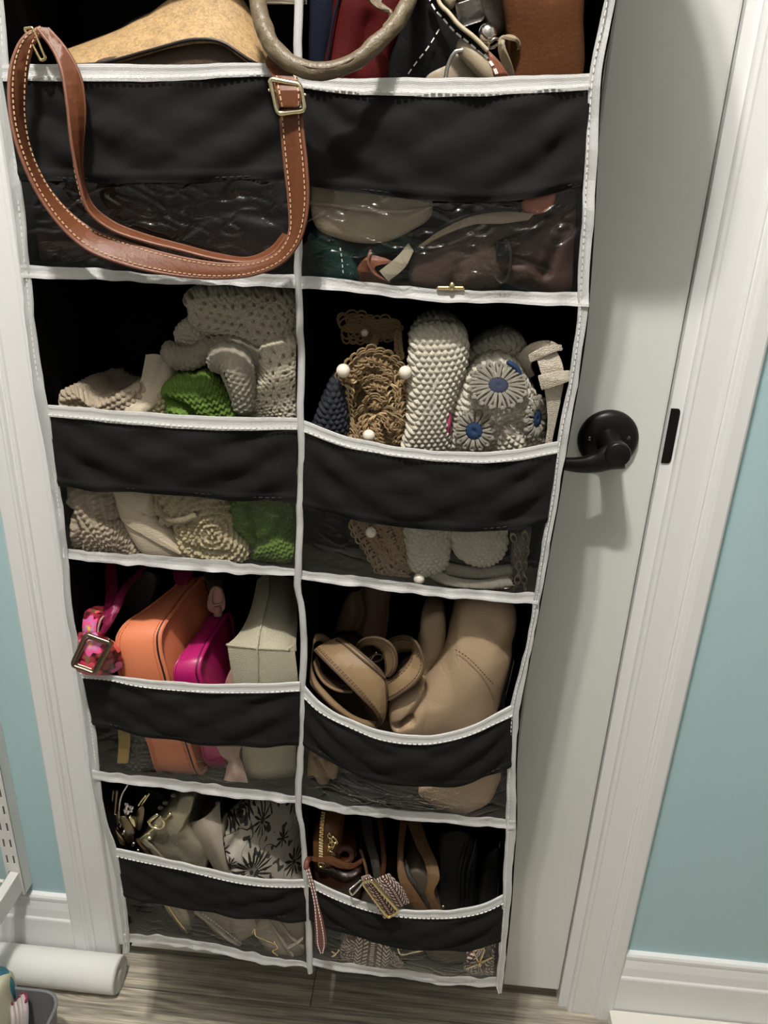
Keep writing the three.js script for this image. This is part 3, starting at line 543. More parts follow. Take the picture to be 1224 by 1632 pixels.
// ---------------------------------------------------------------- shared looks of the bags
const L = {
  cognac: mat([0.118, 0.039, 0.0165], 0.45, { bump: 'grain', bs: 0.00015, spec: 0.55 }), cognacEdge: mat([0.16, 0.058, 0.032], 0.5),
  darkBrown: mat([0.012, 0.005, 0.0035], 0.5, { bump: 'grain', bs: 0.0003, spec: 0.3 }),
  cork: mat([0.92, 0.92, 0.92], 0.7, { map: 'cork', bump: 'grain', bs: 0.0002 }),
  taupe: mat([0.135, 0.105, 0.066], 0.42, { bump: 'grain', bs: 0.0005, spec: 0.7 }), taupeBody: mat([0.30, 0.245, 0.17], 0.5, { bump: 'grain', bs: 0.0003 }),
  navy: mat([0.004, 0.007, 0.016], 0.75, { bump: 'grain', bs: 0.0002, spec: 0.25 }), red: mat([0.060, 0.003, 0.003], 0.65, { bump: 'grain', bs: 0.0002, spec: 0.25 }),
  black: mat([0.004, 0.004, 0.0045], 0.45, { bump: 'grain', bs: 0.0002, spec: 0.3 }),
  beige: mat([0.30, 0.24, 0.165], 0.45, { bump: 'grain', bs: 0.0002 }), tan: mat([0.19, 0.065, 0.028], 0.45, { bump: 'grain', bs: 0.0002 }),
  suede: mat([0.078, 0.031, 0.0125], 0.95, { bump: 'grain', bs: 0.0004, spec: 0.2 }),
  green: mat([0.002, 0.026, 0.022], 0.6, { bump: 'grain', bs: 0.0003, spec: 0.3 }), mauve: mat([0.055, 0.036, 0.028], 0.6, { bump: 'grain', bs: 0.0003, spec: 0.4 }), satinBrown: mat([0.042, 0.021, 0.016], 0.45, { bump: 'twill', bs: 0.0002, spec: 0.5 }), cream: mat([0.30, 0.265, 0.19], 0.55, { bump: 'grain', bs: 0.0002 }),
  creamYarn: mat([0.54, 0.49, 0.38], 0.9, { bump: 'weave', bs: 0.0004 }), greyYarn: mat([0.52, 0.485, 0.40], 0.85, { bump: 'weave', bs: 0.0004 }),
  greenYarn: mat([0.098, 0.175, 0.022], 0.9, { bump: 'weave', bs: 0.0004 }), beigeYarn: mat([0.36, 0.295, 0.215], 0.9, { bump: 'weave', bs: 0.0004 }), ivoryCloth: mat([0.50, 0.42, 0.31], 0.6, { bump: 'pleat', bs: 0.0005 }), straw: mat([0.43, 0.365, 0.22], 0.9, { bump: 'weave', bs: 0.0004 }),
  raffia: mat([0.36, 0.24, 0.12], 0.6, { bump: 'grain', bs: 0.0003 }), raffiaLight: mat([0.40, 0.28, 0.145], 0.55), raffiaDark: mat([0.10, 0.065, 0.030], 0.8),
  pearl: mat([0.78, 0.72, 0.60], 0.18, { coat: 0.9 }), navyYarn: mat([0.010, 0.012, 0.020], 0.9),
  blueYarn: mat([0.004, 0.024, 0.075], 0.85), dustyBlue: mat([0.022, 0.027, 0.058], 0.9), pinkYarn: mat([0.30, 0.03, 0.10], 0.85),
  creamPebble: mat([0.50, 0.44, 0.36], 0.5, { bump: 'pebble', bs: 0.0004 }),
  coral: mat([0.68, 0.215, 0.105], 0.42, { bump: 'grain', bs: 0.00012 }), hotPink: mat([0.40, 0.013, 0.125], 0.28, { bump: 'grain', bs: 0.00005, coat: 0.4 }), magenta: mat([0.20, 0.010, 0.058], 0.4), edgeBlack: mat([0.012, 0.008, 0.008], 0.45),
  bone: mat([0.44, 0.41, 0.30], 0.52, { bump: 'pebble', bs: 0.0006 }), palePink: mat([0.40, 0.22, 0.185], 0.4, { bump: 'grain', bs: 0.0002 }), floral: mat([1, 1, 1], 0.3, { map: 'floral', coat: 0.4 }),
  camel: mat([0.40, 0.285, 0.182], 0.5, { bump: 'pebble', bs: 0.00022 }), bronzeLeather: mat([0.225, 0.15, 0.08], 0.5, { bump: 'grain', bs: 0.0002, spec: 0.6 }), umber: mat([0.09, 0.053, 0.028], 0.5, { bump: 'grain', bs: 0.0002 }), umberEdge: mat([0.07, 0.035, 0.018], 0.6),
  goldLeather: mat([0.33, 0.30, 0.215], 0.33, { bump: 'grain', bs: 0.0003, metal: 0.45 }), ivory: mat([0.30, 0.26, 0.20], 0.5, { bump: 'grain', bs: 0.0002 }), mono: mat([0.85, 0.83, 0.79], 0.75, { map: 'monochrome', bump: 'weave', bs: 0.0002 }),
  brown: mat([0.10, 0.037, 0.015], 0.42, { bump: 'grain', bs: 0.0003 }), redBrown: mat([0.14, 0.04, 0.028], 0.45, { bump: 'grain', bs: 0.0002 }), chestnut: mat([0.07, 0.025, 0.01], 0.5, { spec: 0.4, bump: 'grain', bs: 0.0003 }), greyStrap: mat([0.03, 0.026, 0.021], 0.55, { spec: 0.4, bump: 'grain', bs: 0.0002 }), tanStrap: mat([0.115, 0.062, 0.028], 0.5, { spec: 0.4, bump: 'grain', bs: 0.0002 }), webbing: mat([0.95, 0.95, 0.95], 0.75, { map: 'chevron', bump: 'weave', bs: 0.0003 }),
  mustard: mat([0.24, 0.16, 0.035], 0.6, { bump: 'grain', bs: 0.0002 }),
};
const wob = (s, a, f = 30) => (x, y) => a * noise(x * f, y * f, s);
const add = (...fs) => (x, y, z) => fs.reduce((q, f) => q + f(x, y, z), 0);
const mix = (pts, off) => pts.map(([x, y, z]) => [x + off[0], y + off[1], z + (off[2] || 0)]);
function pearl(parent, px, py, z, rpx, mat = L.pearl) { const c = P(px, py, z), d = c.distanceTo(P(px + rpx, py, z)); part(parent, 'pearl', new THREE.SphereGeometry(d, 28, 20).translate(c.x, c.y, c.z), mat, 'white pearl bead'); }
function ringGeo(px, py, z, rpx, r, rotX = 0, rotY = 0, rotZ = 0, arc = Math.PI * 2, sy = 1) { const c = P(px, py, z), R = c.distanceTo(P(px + rpx, py, z)); return new THREE.TorusGeometry(R, r, 10, 40, arc).scale(1, sy, 1).applyMatrix4(new THREE.Matrix4().makeRotationFromEuler(new THREE.Euler(rotX, rotY, rotZ))).translate(c.x, c.y, c.z); }
const frameTube = (pts, r, z) => { const w = toW(pts, z), out = []; const n = w.length; const c = new THREE.CurvePath();
  const q = []; for (let i = 0; i < n; i++) { const a = w[i], b = w[(i + 1) % n]; q.push(a.clone().lerp(b, 0.1), a.clone().lerp(b, 0.5), a.clone().lerp(b, 0.9)); }
  return new THREE.TubeGeometry(new THREE.CatmullRomCurve3(q, true, 'catmullrom', 0.3), 120, r, 10, true); };
function chainGeo(pts, z, { link = 0.006, r = 0.0009 } = {}) {
  const c = new THREE.CatmullRomCurve3(toW(pts, z)), L0 = c.getLength(), n = Math.floor(L0 / (link * 1.25)), out = [];
  for (let i = 0; i < n; i++) { const u = (i + 0.5) / n, p = c.getPointAt(u), t = c.getTangentAt(u), q = new THREE.Quaternion().setFromUnitVectors(V3(1, 0, 0), t);
    const g = new THREE.TorusGeometry(link * 0.5, r, 8, 20).scale(1.55, 0.95, 1).rotateX(i % 2 ? Math.PI / 2 + 0.3 : 0.3).applyQuaternion(q).translate(p.x, p.y, p.z); out.push(g); }
  return mergeGeometries(out);
}

pen = [0, 'l'];
// ---------------------------------------------------------------- top left pocket: cork bag with its long strap
{
  const o = thing('cork_handbag', 'natural cork handbag with a long brown leather shoulder strap looping over the top left pocket', 'handbag');
  part(o, 'body', soft([[38, 300], [60, 180], [110, 108], [180, 98], [300, 75], [380, 85], [425, 112], [462, 170], [468, 300], [462, 425], [300, 430], [120, 424], [48, 418]], { z: 0.128, depth: 0.1, bulge: 0.02, p: 4, f: wob(3, 0.002, 25), creases: [[[[250, 290], [300, 430]], 0.004, 0.004], [[[180, 300], [230, 420]], 0.003, 0.002]] }), L.darkBrown, 'dark brown leather body');
  part(o, 'cork_flap', patch([
    [[96, 104, 0.134], [160, 101, 0.146], [240, 80, 0.152], [310, 63, 0.154], [352, 67, 0.154], [398, 96, 0.152], [430, 112, 0.142]],
    [[99, 94, 0.120], [166, 74, 0.132], [244, 50, 0.138], [312, 34, 0.140], [358, 38, 0.140], [410, 78, 0.138], [431, 106, 0.132]],
    [[102, 80, 0.100], [176, 52, 0.105], [236, 22, 0.110], [285, -8, 0.112], [370, -14, 0.112], [412, 40, 0.112], [430, 96, 0.116]],
    [[106, 84, 0.070], [182, 60, 0.075], [240, 34, 0.075], [300, 14, 0.075], [370, 12, 0.075], [408, 56, 0.08], [428, 100, 0.09]]], { nu: 70, nv: 50, t: 0.003, f: (p, u, v) => 0.0006 * noise(p.x * 60, p.y * 60, 1) }), L.cork, 'natural cork flap');
  part(o, 'side_gusset', soft([[150, 104], [240, 83], [310, 66], [352, 70], [397, 99], [420, 118], [380, 170], [200, 170]], { z: 0.143, depth: 0.03, bulge: 0.004, p: 5 }), mat([0.06, 0.034, 0.016], 0.6, { bump: 'grain', bs: 0.0004 }), 'brown cork side');
  part(o, 'piping', tube([[100, 104, 0.139], [160, 101, 0.149], [240, 80, 0.155], [310, 63, 0.157], [352, 67, 0.157], [398, 96, 0.155], [428, 111, 0.147]], 0.0013), L.edgeBlack, 'black edge piping');
  const far = ribbon([[130, 80, 0.10], [180, 52, 0.082], [240, 22, 0.075]], [[110, 78, 0.10], [165, 56, 0.085], [225, 26, 0.075]], { t: 0.003 });
  part(o, 'handle', far.geo, L.edgeBlack);
  // outer run of the strap, from the ring down, along the shelf edge and up to the buckle
  const zo = (a, zs) => a.map(([x, y], i) => { const t = i / (a.length - 1) * (zs.length - 1), k = Math.min(zs.length - 2, Math.floor(t)); return [x, y, zs[k] + (zs[k + 1] - zs[k]) * (t - k)]; });
  const outA = A1([160, 108], [100, 140], [55, 220], [36, 330], [46, 480], [85, 620], [150, 760], [240, 885], [340, 972], [490, 1032], [660, 1070], [850, 1085], [1000, 1068], [1110, 1015], [1172, 930], [1200, 800], [1196, 650], [1182, 520], [1176, 420]);
  const outB = A1([188, 118], [140, 152], [112, 230], [98, 335], [96, 470], [122, 600], [182, 725], [262, 822], [350, 890], [490, 945], [620, 985], [770, 1018], [900, 1033], [1010, 1022], [1085, 985], [1128, 915], [1128, 790], [1112, 640], [1092, 430]);
  const ro = ribbon(zo(outA, [0.176, 0.190, 0.206, 0.206, 0.204, 0.200, 0.200, 0.200, 0.198]), zo(outB, [0.176, 0.182, 0.182, 0.184, 0.192, 0.197, 0.197, 0.197, 0.196]), { n: 150, t: 0.0034 });
  const s1 = part(o, 'shoulder_strap', ro.geo, L.cognac), sd1 = ro.frames[100].nr.z > 0 ? 1 : -1;
  stuff(part(s1, 'stitching', stitchRibbon(ro, [0.12, 0.88], { gap: 0.004, len: 0.0024, r: 0.00038, side: sd1 }), M.threadTan));
  stuff(part(s1, 'lining_stitching', stitchRibbon(ro, [0.12, 0.88], { gap: 0.0046, len: 0.003, r: 0.0004, side: -sd1 }), L.cognacEdge));
  const inA = A1([148, 114], [205, 190], [240, 270], [262, 400], [280, 560], [310, 715], [348, 825], [430, 893], [560, 940], [700, 975], [850, 1012], [980, 1022], [1070, 985], [1122, 918]);
  const inB = A1([188, 112], [255, 190], [312, 300], [330, 430], [319, 590], [322, 700], [358, 800], [440, 868], [565, 918], [702, 956], [850, 994], [970, 1008], [1055, 972], [1108, 912]);
  const ri = ribbon(zo(inA, [0.178, 0.188, 0.198, 0.200, 0.196, 0.191, 0.190, 0.190]), zo(inB, [0.176, 0.180, 0.184, 0.184, 0.182, 0.178, 0.178, 0.182]), { n: 130, t: 0.0034 });
  const s2 = part(o, 'shoulder_strap', ri.geo, L.cognac), sd2 = ri.frames[40].nr.z > 0 ? 1 : -1;
  stuff(part(s2, 'stitching', stitchRibbon(ri, [0.14, 0.86], { gap: 0.004, len: 0.0024, r: 0.00038, side: sd2 }), M.threadTan));
  for (const [rb, s] of [[ro, 0.0], [ro, 1.0], [ri, 0.0], [ri, 1.0]]) part(rb === ro ? s1 : s2, 'painted_edge', new THREE.TubeGeometry(new THREE.CatmullRomCurve3(rb.frames.filter((_, i) => i % 3 === 0).map((f) => f.a.clone().addScaledVector(f.w, s))), 140, 0.0015, 6), L.cognacEdge);
  part(o, 'ring', frameTube(A1([95, 112], [128, 108], [178, 228], [160, 236]), 0.0011, 0.180), M.gold, 'gold strap ring');
  // buckle end
  const tab = ribbon(A1([1042, 222, 0.150], [1040, 262, 0.179], [1062, 300, 0.189], [1082, 420, 0.190]), A1([1128, 228, 0.150], [1128, 262, 0.179], [1146, 300, 0.189], [1168, 420, 0.190]), { n: 40, t: 0.003 });
  part(o, 'strap_tab', tab.geo, L.cognac);
  const keep = ribbon(A1([1072, 300, 0.198], [1078, 340, 0.203], [1088, 385, 0.206], [1096, 418, 0.205]), A1([1160, 305, 0.198], [1172, 340, 0.203], [1176, 385, 0.206], [1172, 416, 0.205]), { n: 30, t: 0.003 });
  const kp = part(o, 'keeper', keep.geo, L.cognac); stuff(part(kp, 'stitching', stitchRibbon(keep, [0.1, 0.9], { gap: 0.004, len: 0.0028, r: 0.0004, side: keep.frames[10].nr.z > 0 ? 1 : -1 }), M.threadTan));
  part(o, 'buckle', frameTube(A1([1052, 308], [1170, 330], [1188, 432], [1084, 444]), 0.0018, 0.2035), M.paleGold, 'gold buckle');
  part(o, 'buckle_pin', tube(A1([1050, 352, 0.2015], [1120, 360, 0.199], [1190, 370, 0.2015]), 0.0011), M.paleGold, 'gold buckle bar');
  settle(o);
}
pen = [0, 'r'];
// ---------------------------------------------------------------- top right pocket
{
  const o = thing('taupe_handbag', 'metallic taupe leather handbag whose rolled handle droops over the middle of the top row', 'handbag');
  part(o, 'handle', (() => { const path = [[405, -40, 0.150], [410, 0, 0.164], [420, 42, 0.178], [440, 80, 0.190], [474, 106, 0.197], [520, 113, 0.198], [560, 101, 0.196], [598, 72, 0.190], [634, 34, 0.180], [655, -8, 0.168], [664, -40, 0.152]]; const g = tube(path, 0.0062, { n: 160, m: 20 }); const p = g.attributes.position, n = g.attributes.normal; for (let i = 0; i < p.count; i++) { const d = 0.0009 * noise(p.getX(i) * 150, p.getY(i) * 150, p.getZ(i) * 150) + 0.0005 * noise(p.getX(i) * 60, p.getY(i) * 60, 4); p.setXYZ(i, p.getX(i) + d * n.getX(i), p.getY(i) + d * n.getY(i), p.getZ(i) + d * n.getZ(i)); } g.computeVertexNormals(); return g; })(), L.taupe);
  part(o, 'handle_seam', tube([[412, 0, 0.1695], [424, 42, 0.1838], [446, 80, 0.1955], [478, 103, 0.2025], [520, 109, 0.2035], [557, 97, 0.2015], [594, 69, 0.1955], [628, 32, 0.186], [648, -8, 0.174]], 0.0008), L.umberEdge);
  part(o, 'handle_fold', ribbon(B3([760, -10, 0.165], [800, 40, 0.172], [850, 66, 0.176], [895, 72, 0.178], [905, 110, 0.178], [860, 165, 0.180]), B3([860, -10, 0.165], [850, 20, 0.170], [880, 44, 0.174], [915, 78, 0.176], [918, 120, 0.176], [880, 170, 0.178]), { t: 0.003 }).geo, L.taupe);
  part(o, 'body', soft(B4([40, 110], [60, -40], [250, -60], [520, -40], [560, 60], [560, 150], [470, 220], [380, 255], [260, 262], [150, 245], [70, 205]), { z: 0.146, depth: 0.1, bulge: 0.010, p: 3, f: wob(5, 0.0015, 30) }), L.taupeBody);
  part(o, 'zip_seam', tube(B4([36, 90, 0.150], [150, 102, 0.158], [300, 122, 0.160], [450, 126, 0.158], [560, 108, 0.150]), 0.0016), L.taupeBody);
  settle(o);
}
{
  const o = thing('colour_block_bag', 'navy and red colour-block soft bag standing behind the drooping taupe handle', 'handbag');
  part(o, 'navy_panel', soft([[456, -40], [455, 20], [458, 70], [466, 108], [500, 150], [522, 150], [528, 90], [545, 20], [552, -40]], { z: 0.135, depth: 0.1, bulge: 0.012, p: 3, f: wob(8, 0.002, 40) }), L.navy, 'navy blue panel');
  part(o, 'red_panel', soft([[546, -40], [530, 30], [518, 100], [516, 150], [610, 150], [620, 90], [640, 40], [664, -40]], { z: 0.138, depth: 0.1, bulge: 0.012, p: 3, f: wob(9, 0.002, 40), creases: [[[[590, 40], [570, 130]], 0.006, 0.004]] }), L.red, 'red panel');
  part(o, 'seam', tube([[552, -40, 0.150], [532, 30, 0.151], [522, 100, 0.151], [518, 140, 0.150]], 0.001), L.navy);
  settle(o);
}
{
  const o = thing('black_handbag', 'black leather bag with bold white topstitching and an orange-brown strap end, top row', 'handbag');
  part(o, 'body', soft([[664, -50], [640, 30], [612, 110], [600, 160], [700, 170], [780, 150], [745, 60], [705, -20], [690, -60]], { z: 0.136, depth: 0.1, bulge: 0.010, p: 3.5, f: wob(12, 0.0015, 40) }), L.black);
  stuff(part(o, 'topstitching', stitchLine(B3([1015, 490, 0.149], [1080, 400, 0.151], [1150, 310, 0.152], [1230, 180, 0.150]), { gap: 0.006, len: 0.004, r: 0.00045 }), M.thread));
  const st = ribbon(B2([0, -40, 0.152], [60, 60, 0.154], [130, 140, 0.156], [230, 240, 0.158], [320, 320, 0.160], [400, 390, 0.160]), B2([55, -60, 0.156], [90, 30, 0.158], [150, 95, 0.160], [220, 180, 0.162], [320, 260, 0.163], [425, 355, 0.163]), { n: 60, t: 0.004 });
  const sp = part(o, 'strap', st.geo, L.black); stuff(part(sp, 'topstitching', stitchRibbon(st, [0.25], { gap: 0.0062, len: 0.0046, r: 0.0006, side: st.frames[20].nr.z > 0 ? 1 : -1 }), M.thread, 'white topstitching'));
  part(sp, 'strap_edge', tube(B2([60, -60, 0.159], [95, 30, 0.161], [155, 92, 0.163], [225, 175, 0.165], [325, 255, 0.166], [420, 348, 0.166]), 0.0016), mat([0.50, 0.42, 0.30], 0.4), 'cream strap edge');
  const en = ribbon(B2([385, 385, 0.160], [430, 460, 0.162], [455, 520, 0.163], [470, 580, 0.160]), B2([430, 350, 0.162], [500, 420, 0.164], [550, 490, 0.165], [590, 570, 0.162]), { n: 30, t: 0.004 });
  const ep = part(o, 'strap_end', en.geo, L.tan, 'orange-brown strap end'); stuff(part(ep, 'topstitching', stitchRibbon(en, [0.3, 0.42], { gap: 0.0062, len: 0.004, r: 0.0005, side: en.frames[10].nr.z > 0 ? 1 : -1 }), M.thread));
  part(o, 'front_tab', soft(B4([960, 80], [1100, 50], [1080, 115], [1020, 140], [965, 130]), { z: 0.150, depth: 0.02, bulge: 0.004 }), mat([0.42, 0.13, 0.07], 0.5), 'orange-brown tab');
  settle(o);
}
{
  const o = thing('beige_handbag', 'beige leather bag with clear acrylic link, silver ball and curled belt, top row', 'handbag');
  part(o, 'body', soft(B2([-20, 560], [0, 520], [120, 440], [180, 360], [260, 330], [430, 480], [620, 540], [600, 640], [200, 680]), { z: 0.142, depth: 0.08, bulge: 0.006, p: 3 }), L.beige);
  part(o, 'tube_loop', tube(B2([272, 330, 0.154], [340, 410, 0.157], [420, 500, 0.158], [470, 570, 0.156]), 0.0075, { m: 20 }), L.beige);
  part(o, 'ring', tube(B2([130, 560, 0.158], [150, 450, 0.159], [195, 365, 0.160], [250, 350, 0.160]), 0.0016), M.silver, 'silver half ring');
  const cl = new THREE.MeshPhysicalMaterial({ color: 0xffffff, roughness: 0.12, transmission: 1, thickness: 0.01, ior: 1.49 });
  { const a = P(680 + 300 / 4.371, 80 / 4.371, 0.140); part(o, 'acrylic_link', new RoundedBoxGeometry(0.020, 0.017, 0.008, 4, 0.003).rotateZ(0.3).translate(a.x, a.y, a.z), cl, 'clear acrylic link'); }
  { const b = P(680 + 425 / 4.371, 235 / 4.371, 0.150); part(o, 'ball', new THREE.SphereGeometry(0.0072, 28, 20).translate(b.x, b.y, b.z), M.silver, 'silver ball'); part(o, 'ball_collar', new THREE.TorusGeometry(0.0042, 0.0012, 10, 28).rotateX(1.1).rotateZ(0.5).translate(b.x + 0.005, b.y - 0.006, b.z), M.silver, 'silver collar'); }
  part(o, 'link_tab', soft(B2([100, -60], [200, -30], [200, 20], [165, 60], [120, 20]), { z: 0.146, depth: 0.02, bulge: 0.004 }), L.beige);
  part(o, 'belt', ribbon(B2([530, 560, 0.148], [520, 440, 0.152], [500, 330, 0.156], [510, 262, 0.158], [580, 270, 0.158], [635, 290, 0.154], [640, 340, 0.148], [600, 400, 0.144]), B2([625, 560, 0.148], [590, 440, 0.154], [545, 330, 0.160], [560, 255, 0.150], [620, 268, 0.140], [632, 300, 0.136], [628, 350, 0.134], [590, 410, 0.134]), { t: 0.003 }).geo, L.beige, 'curled beige belt');
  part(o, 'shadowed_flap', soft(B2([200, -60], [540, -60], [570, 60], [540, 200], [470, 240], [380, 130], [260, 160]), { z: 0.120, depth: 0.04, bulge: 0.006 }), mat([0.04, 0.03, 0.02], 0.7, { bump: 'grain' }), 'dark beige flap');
  settle(o);
}
{
  const o = thing('suede_bag', 'brown suede bag at the right end of the top row', 'handbag');
  part(o, 'body', soft(B2([560, 200], [560, -80], [700, -140], [1050, -80], [1080, 200], [1098, 520], [1080, 700], [620, 700], [580, 450]), { z: 0.135, depth: 0.11, bulge: 0.014, p: 3.5, f: wob(14, 0.003, 26), creases: [[B2([860, 100], [880, 560]), 0.008, -0.003]] }), L.suede);
  settle(o);
}
{
  const o = thing('dark_green_bag', 'dark green leather bag in the bottom left of the top right window', 'handbag');
  part(o, 'body', soft(B4([20, 210], [80, 190], [240, 270], [400, 240], [480, 220], [440, 300], [245, 330], [238, 430], [30, 408]), { z: 0.136, depth: 0.08, bulge: 0.010, p: 3, f: wob(15, 0.003, 50) }), L.green);
  stuff(part(o, 'stitching', stitchLine(B4([168, 280, 0.147], [176, 330, 0.148], [182, 400, 0.147]), { gap: 0.004, len: 0.0024 }), M.thread));
  settle(o);
}
{
  const o = thing('brown_tab_bag', 'small glossy brown leather piece between green and mauve bags in the top right window', 'strap');
  part(o, 'loop', ribbon(B4([240, 430, 0.140], [250, 360, 0.146], [300, 320, 0.148], [360, 330, 0.146]), B4([380, 436, 0.140], [330, 400, 0.148], [320, 370, 0.150], [400, 350, 0.146]), { t: 0.003 }).geo, L.tan);
  part(o, 'edge', tube(B4([300, 300, 0.150], [290, 350, 0.152], [320, 400, 0.152], [380, 434, 0.148]), 0.0014), L.cognacEdge);
  settle(o);
}
{
  const o = thing('mauve_bag', 'dusty mauve soft bag with a cream strap and gold clasp in the top right window', 'handbag');
  part(o, 'body', soft(B4([470, 330], [510, 265], [600, 210], [740, 150], [900, 135], [990, 160], [880, 260], [890, 340], [860, 460], [640, 470], [470, 440]), { z: 0.140, depth: 0.09, bulge: 0.014, p: 3, f: wob(16, 0.003, 34), creases: [[B4([510, 285], [620, 255], [810, 205]), 0.004, 0.004], [B4([640, 460], [720, 300]), 0.006, 0.003]] }), L.mauve);
  part(o, 'cream_edge', ribbon(B4([510, 280, 0.152], [600, 215, 0.154], [740, 150, 0.156], [880, 130, 0.156], [1010, 138, 0.154]), B4([530, 275, 0.154], [620, 230, 0.157], [750, 185, 0.158], [880, 180, 0.158], [985, 165, 0.155]), { t: 0.003 }).geo, L.beige, 'beige top edge');
  part(o, 'strap', ribbon(B4([340, 385, 0.150], [420, 320, 0.152], [465, 265, 0.152]), B4([380, 430, 0.150], [450, 370, 0.154], [488, 300, 0.153]), { t: 0.003 }).geo, L.cream, 'cream strap');
  const c = P(718, 459, 0.165); part(o, 'clasp', new THREE.CapsuleGeometry(0.0018, 0.02, 6, 14).rotateZ(Math.PI / 2 + 0.04).translate(c.x, c.y, c.z), M.gold, 'gold clasp'); part(o, 'clasp_knob', new THREE.SphereGeometry(0.0028, 16, 12).scale(1, 1.4, 1).translate(c.x + 0.001, c.y + 0.0015, c.z + 0.001), M.gold, 'gold clasp knob');
  settle(o);
}
{
  const o = thing('brown_satin_bag', 'creased brown satin bag pressed against the right side of the top right window', 'handbag');
  part(o, 'body', soft(B4([830, 180], [940, 150], [1060, 60], [1200, 40], [1195, 300], [1190, 470], [1000, 472], [880, 440], [860, 330], [900, 260]), { z: 0.136, depth: 0.1, bulge: 0.014, p: 3, f: wob(17, 0.004, 34), creases: [[B4([900, 330], [980, 345], [1050, 390]), 0.004, 0.006], [B4([930, 240], [1010, 180], [1100, 90]), 0.004, 0.006], [B4([1130, 200], [1060, 380]), 0.005, 0.005]] }), L.satinBrown);
  part(o, 'cord', tube(B4([870, 290, 0.156], [885, 250, 0.157], [905, 290, 0.157], [900, 400, 0.157], [870, 440, 0.154], [800, 360, 0.152]), 0.0014), L.edgeBlack, 'black drawcord');
  part(o, 'cord_stop', new RoundedBoxGeometry(0.009, 0.013, 0.006, 3, 0.002).translate(...P(480 + 870 / 2.72, 290 + 290 / 2.72, 0.156).toArray()), L.black);
  settle(o);
}
pen = null;
{
  const o = thing('upper_bag', 'slouchy tan leather bag sticking out sideways from the pocket row above the picture', 'handbag');
  const sec = []; for (let j = 0; j <= 16; j++) { const v = j / 16, y = 1.432 + 0.20 * v, hw = 0.026 * Math.sin(Math.PI * (0.12 + 0.80 * v)) ** 0.6, x1 = 0.152 - 0.05 * v * v + 0.010 * Math.sin(v * 3), x0 = -0.01; const r = []; for (let i = 0; i <= 40; i++) { const a = i / 40 * 2 * Math.PI, c = Math.cos(a), s = Math.sin(a); r.push(V3((x0 + x1) / 2 + (x1 - x0) / 2 * Math.sign(c) * Math.abs(c) ** 0.45, y, 0.196 + hw * s + 0.003 * noise(c * 3, v * 4, 2))); } sec.push(r); }
  for (const e of [0, sec.length - 1]) { const m = sec[e].reduce((q, p) => q.add(p), V3(0, 0, 0)).multiplyScalar(1 / sec[e].length), cap = sec[e].map((p) => p.clone().lerp(m, 0.98)); if (e === 0) sec.unshift(cap); else sec.push(cap); }
  part(o, 'body', gridGeo(sec), L.beige);
  part(o, 'handle', new THREE.TubeGeometry(new THREE.CatmullRomCurve3([V3(0.015, 1.62, 0.196), V3(0.022, 1.672, 0.172), V3(0.03, 1.668, 0.150), V3(0.055, 1.668, 0.150), V3(0.063, 1.672, 0.172), V3(0.07, 1.62, 0.196)]), 40, 0.004, 10), L.tan);
  settle(o);
}
pen = [1, 'l'];
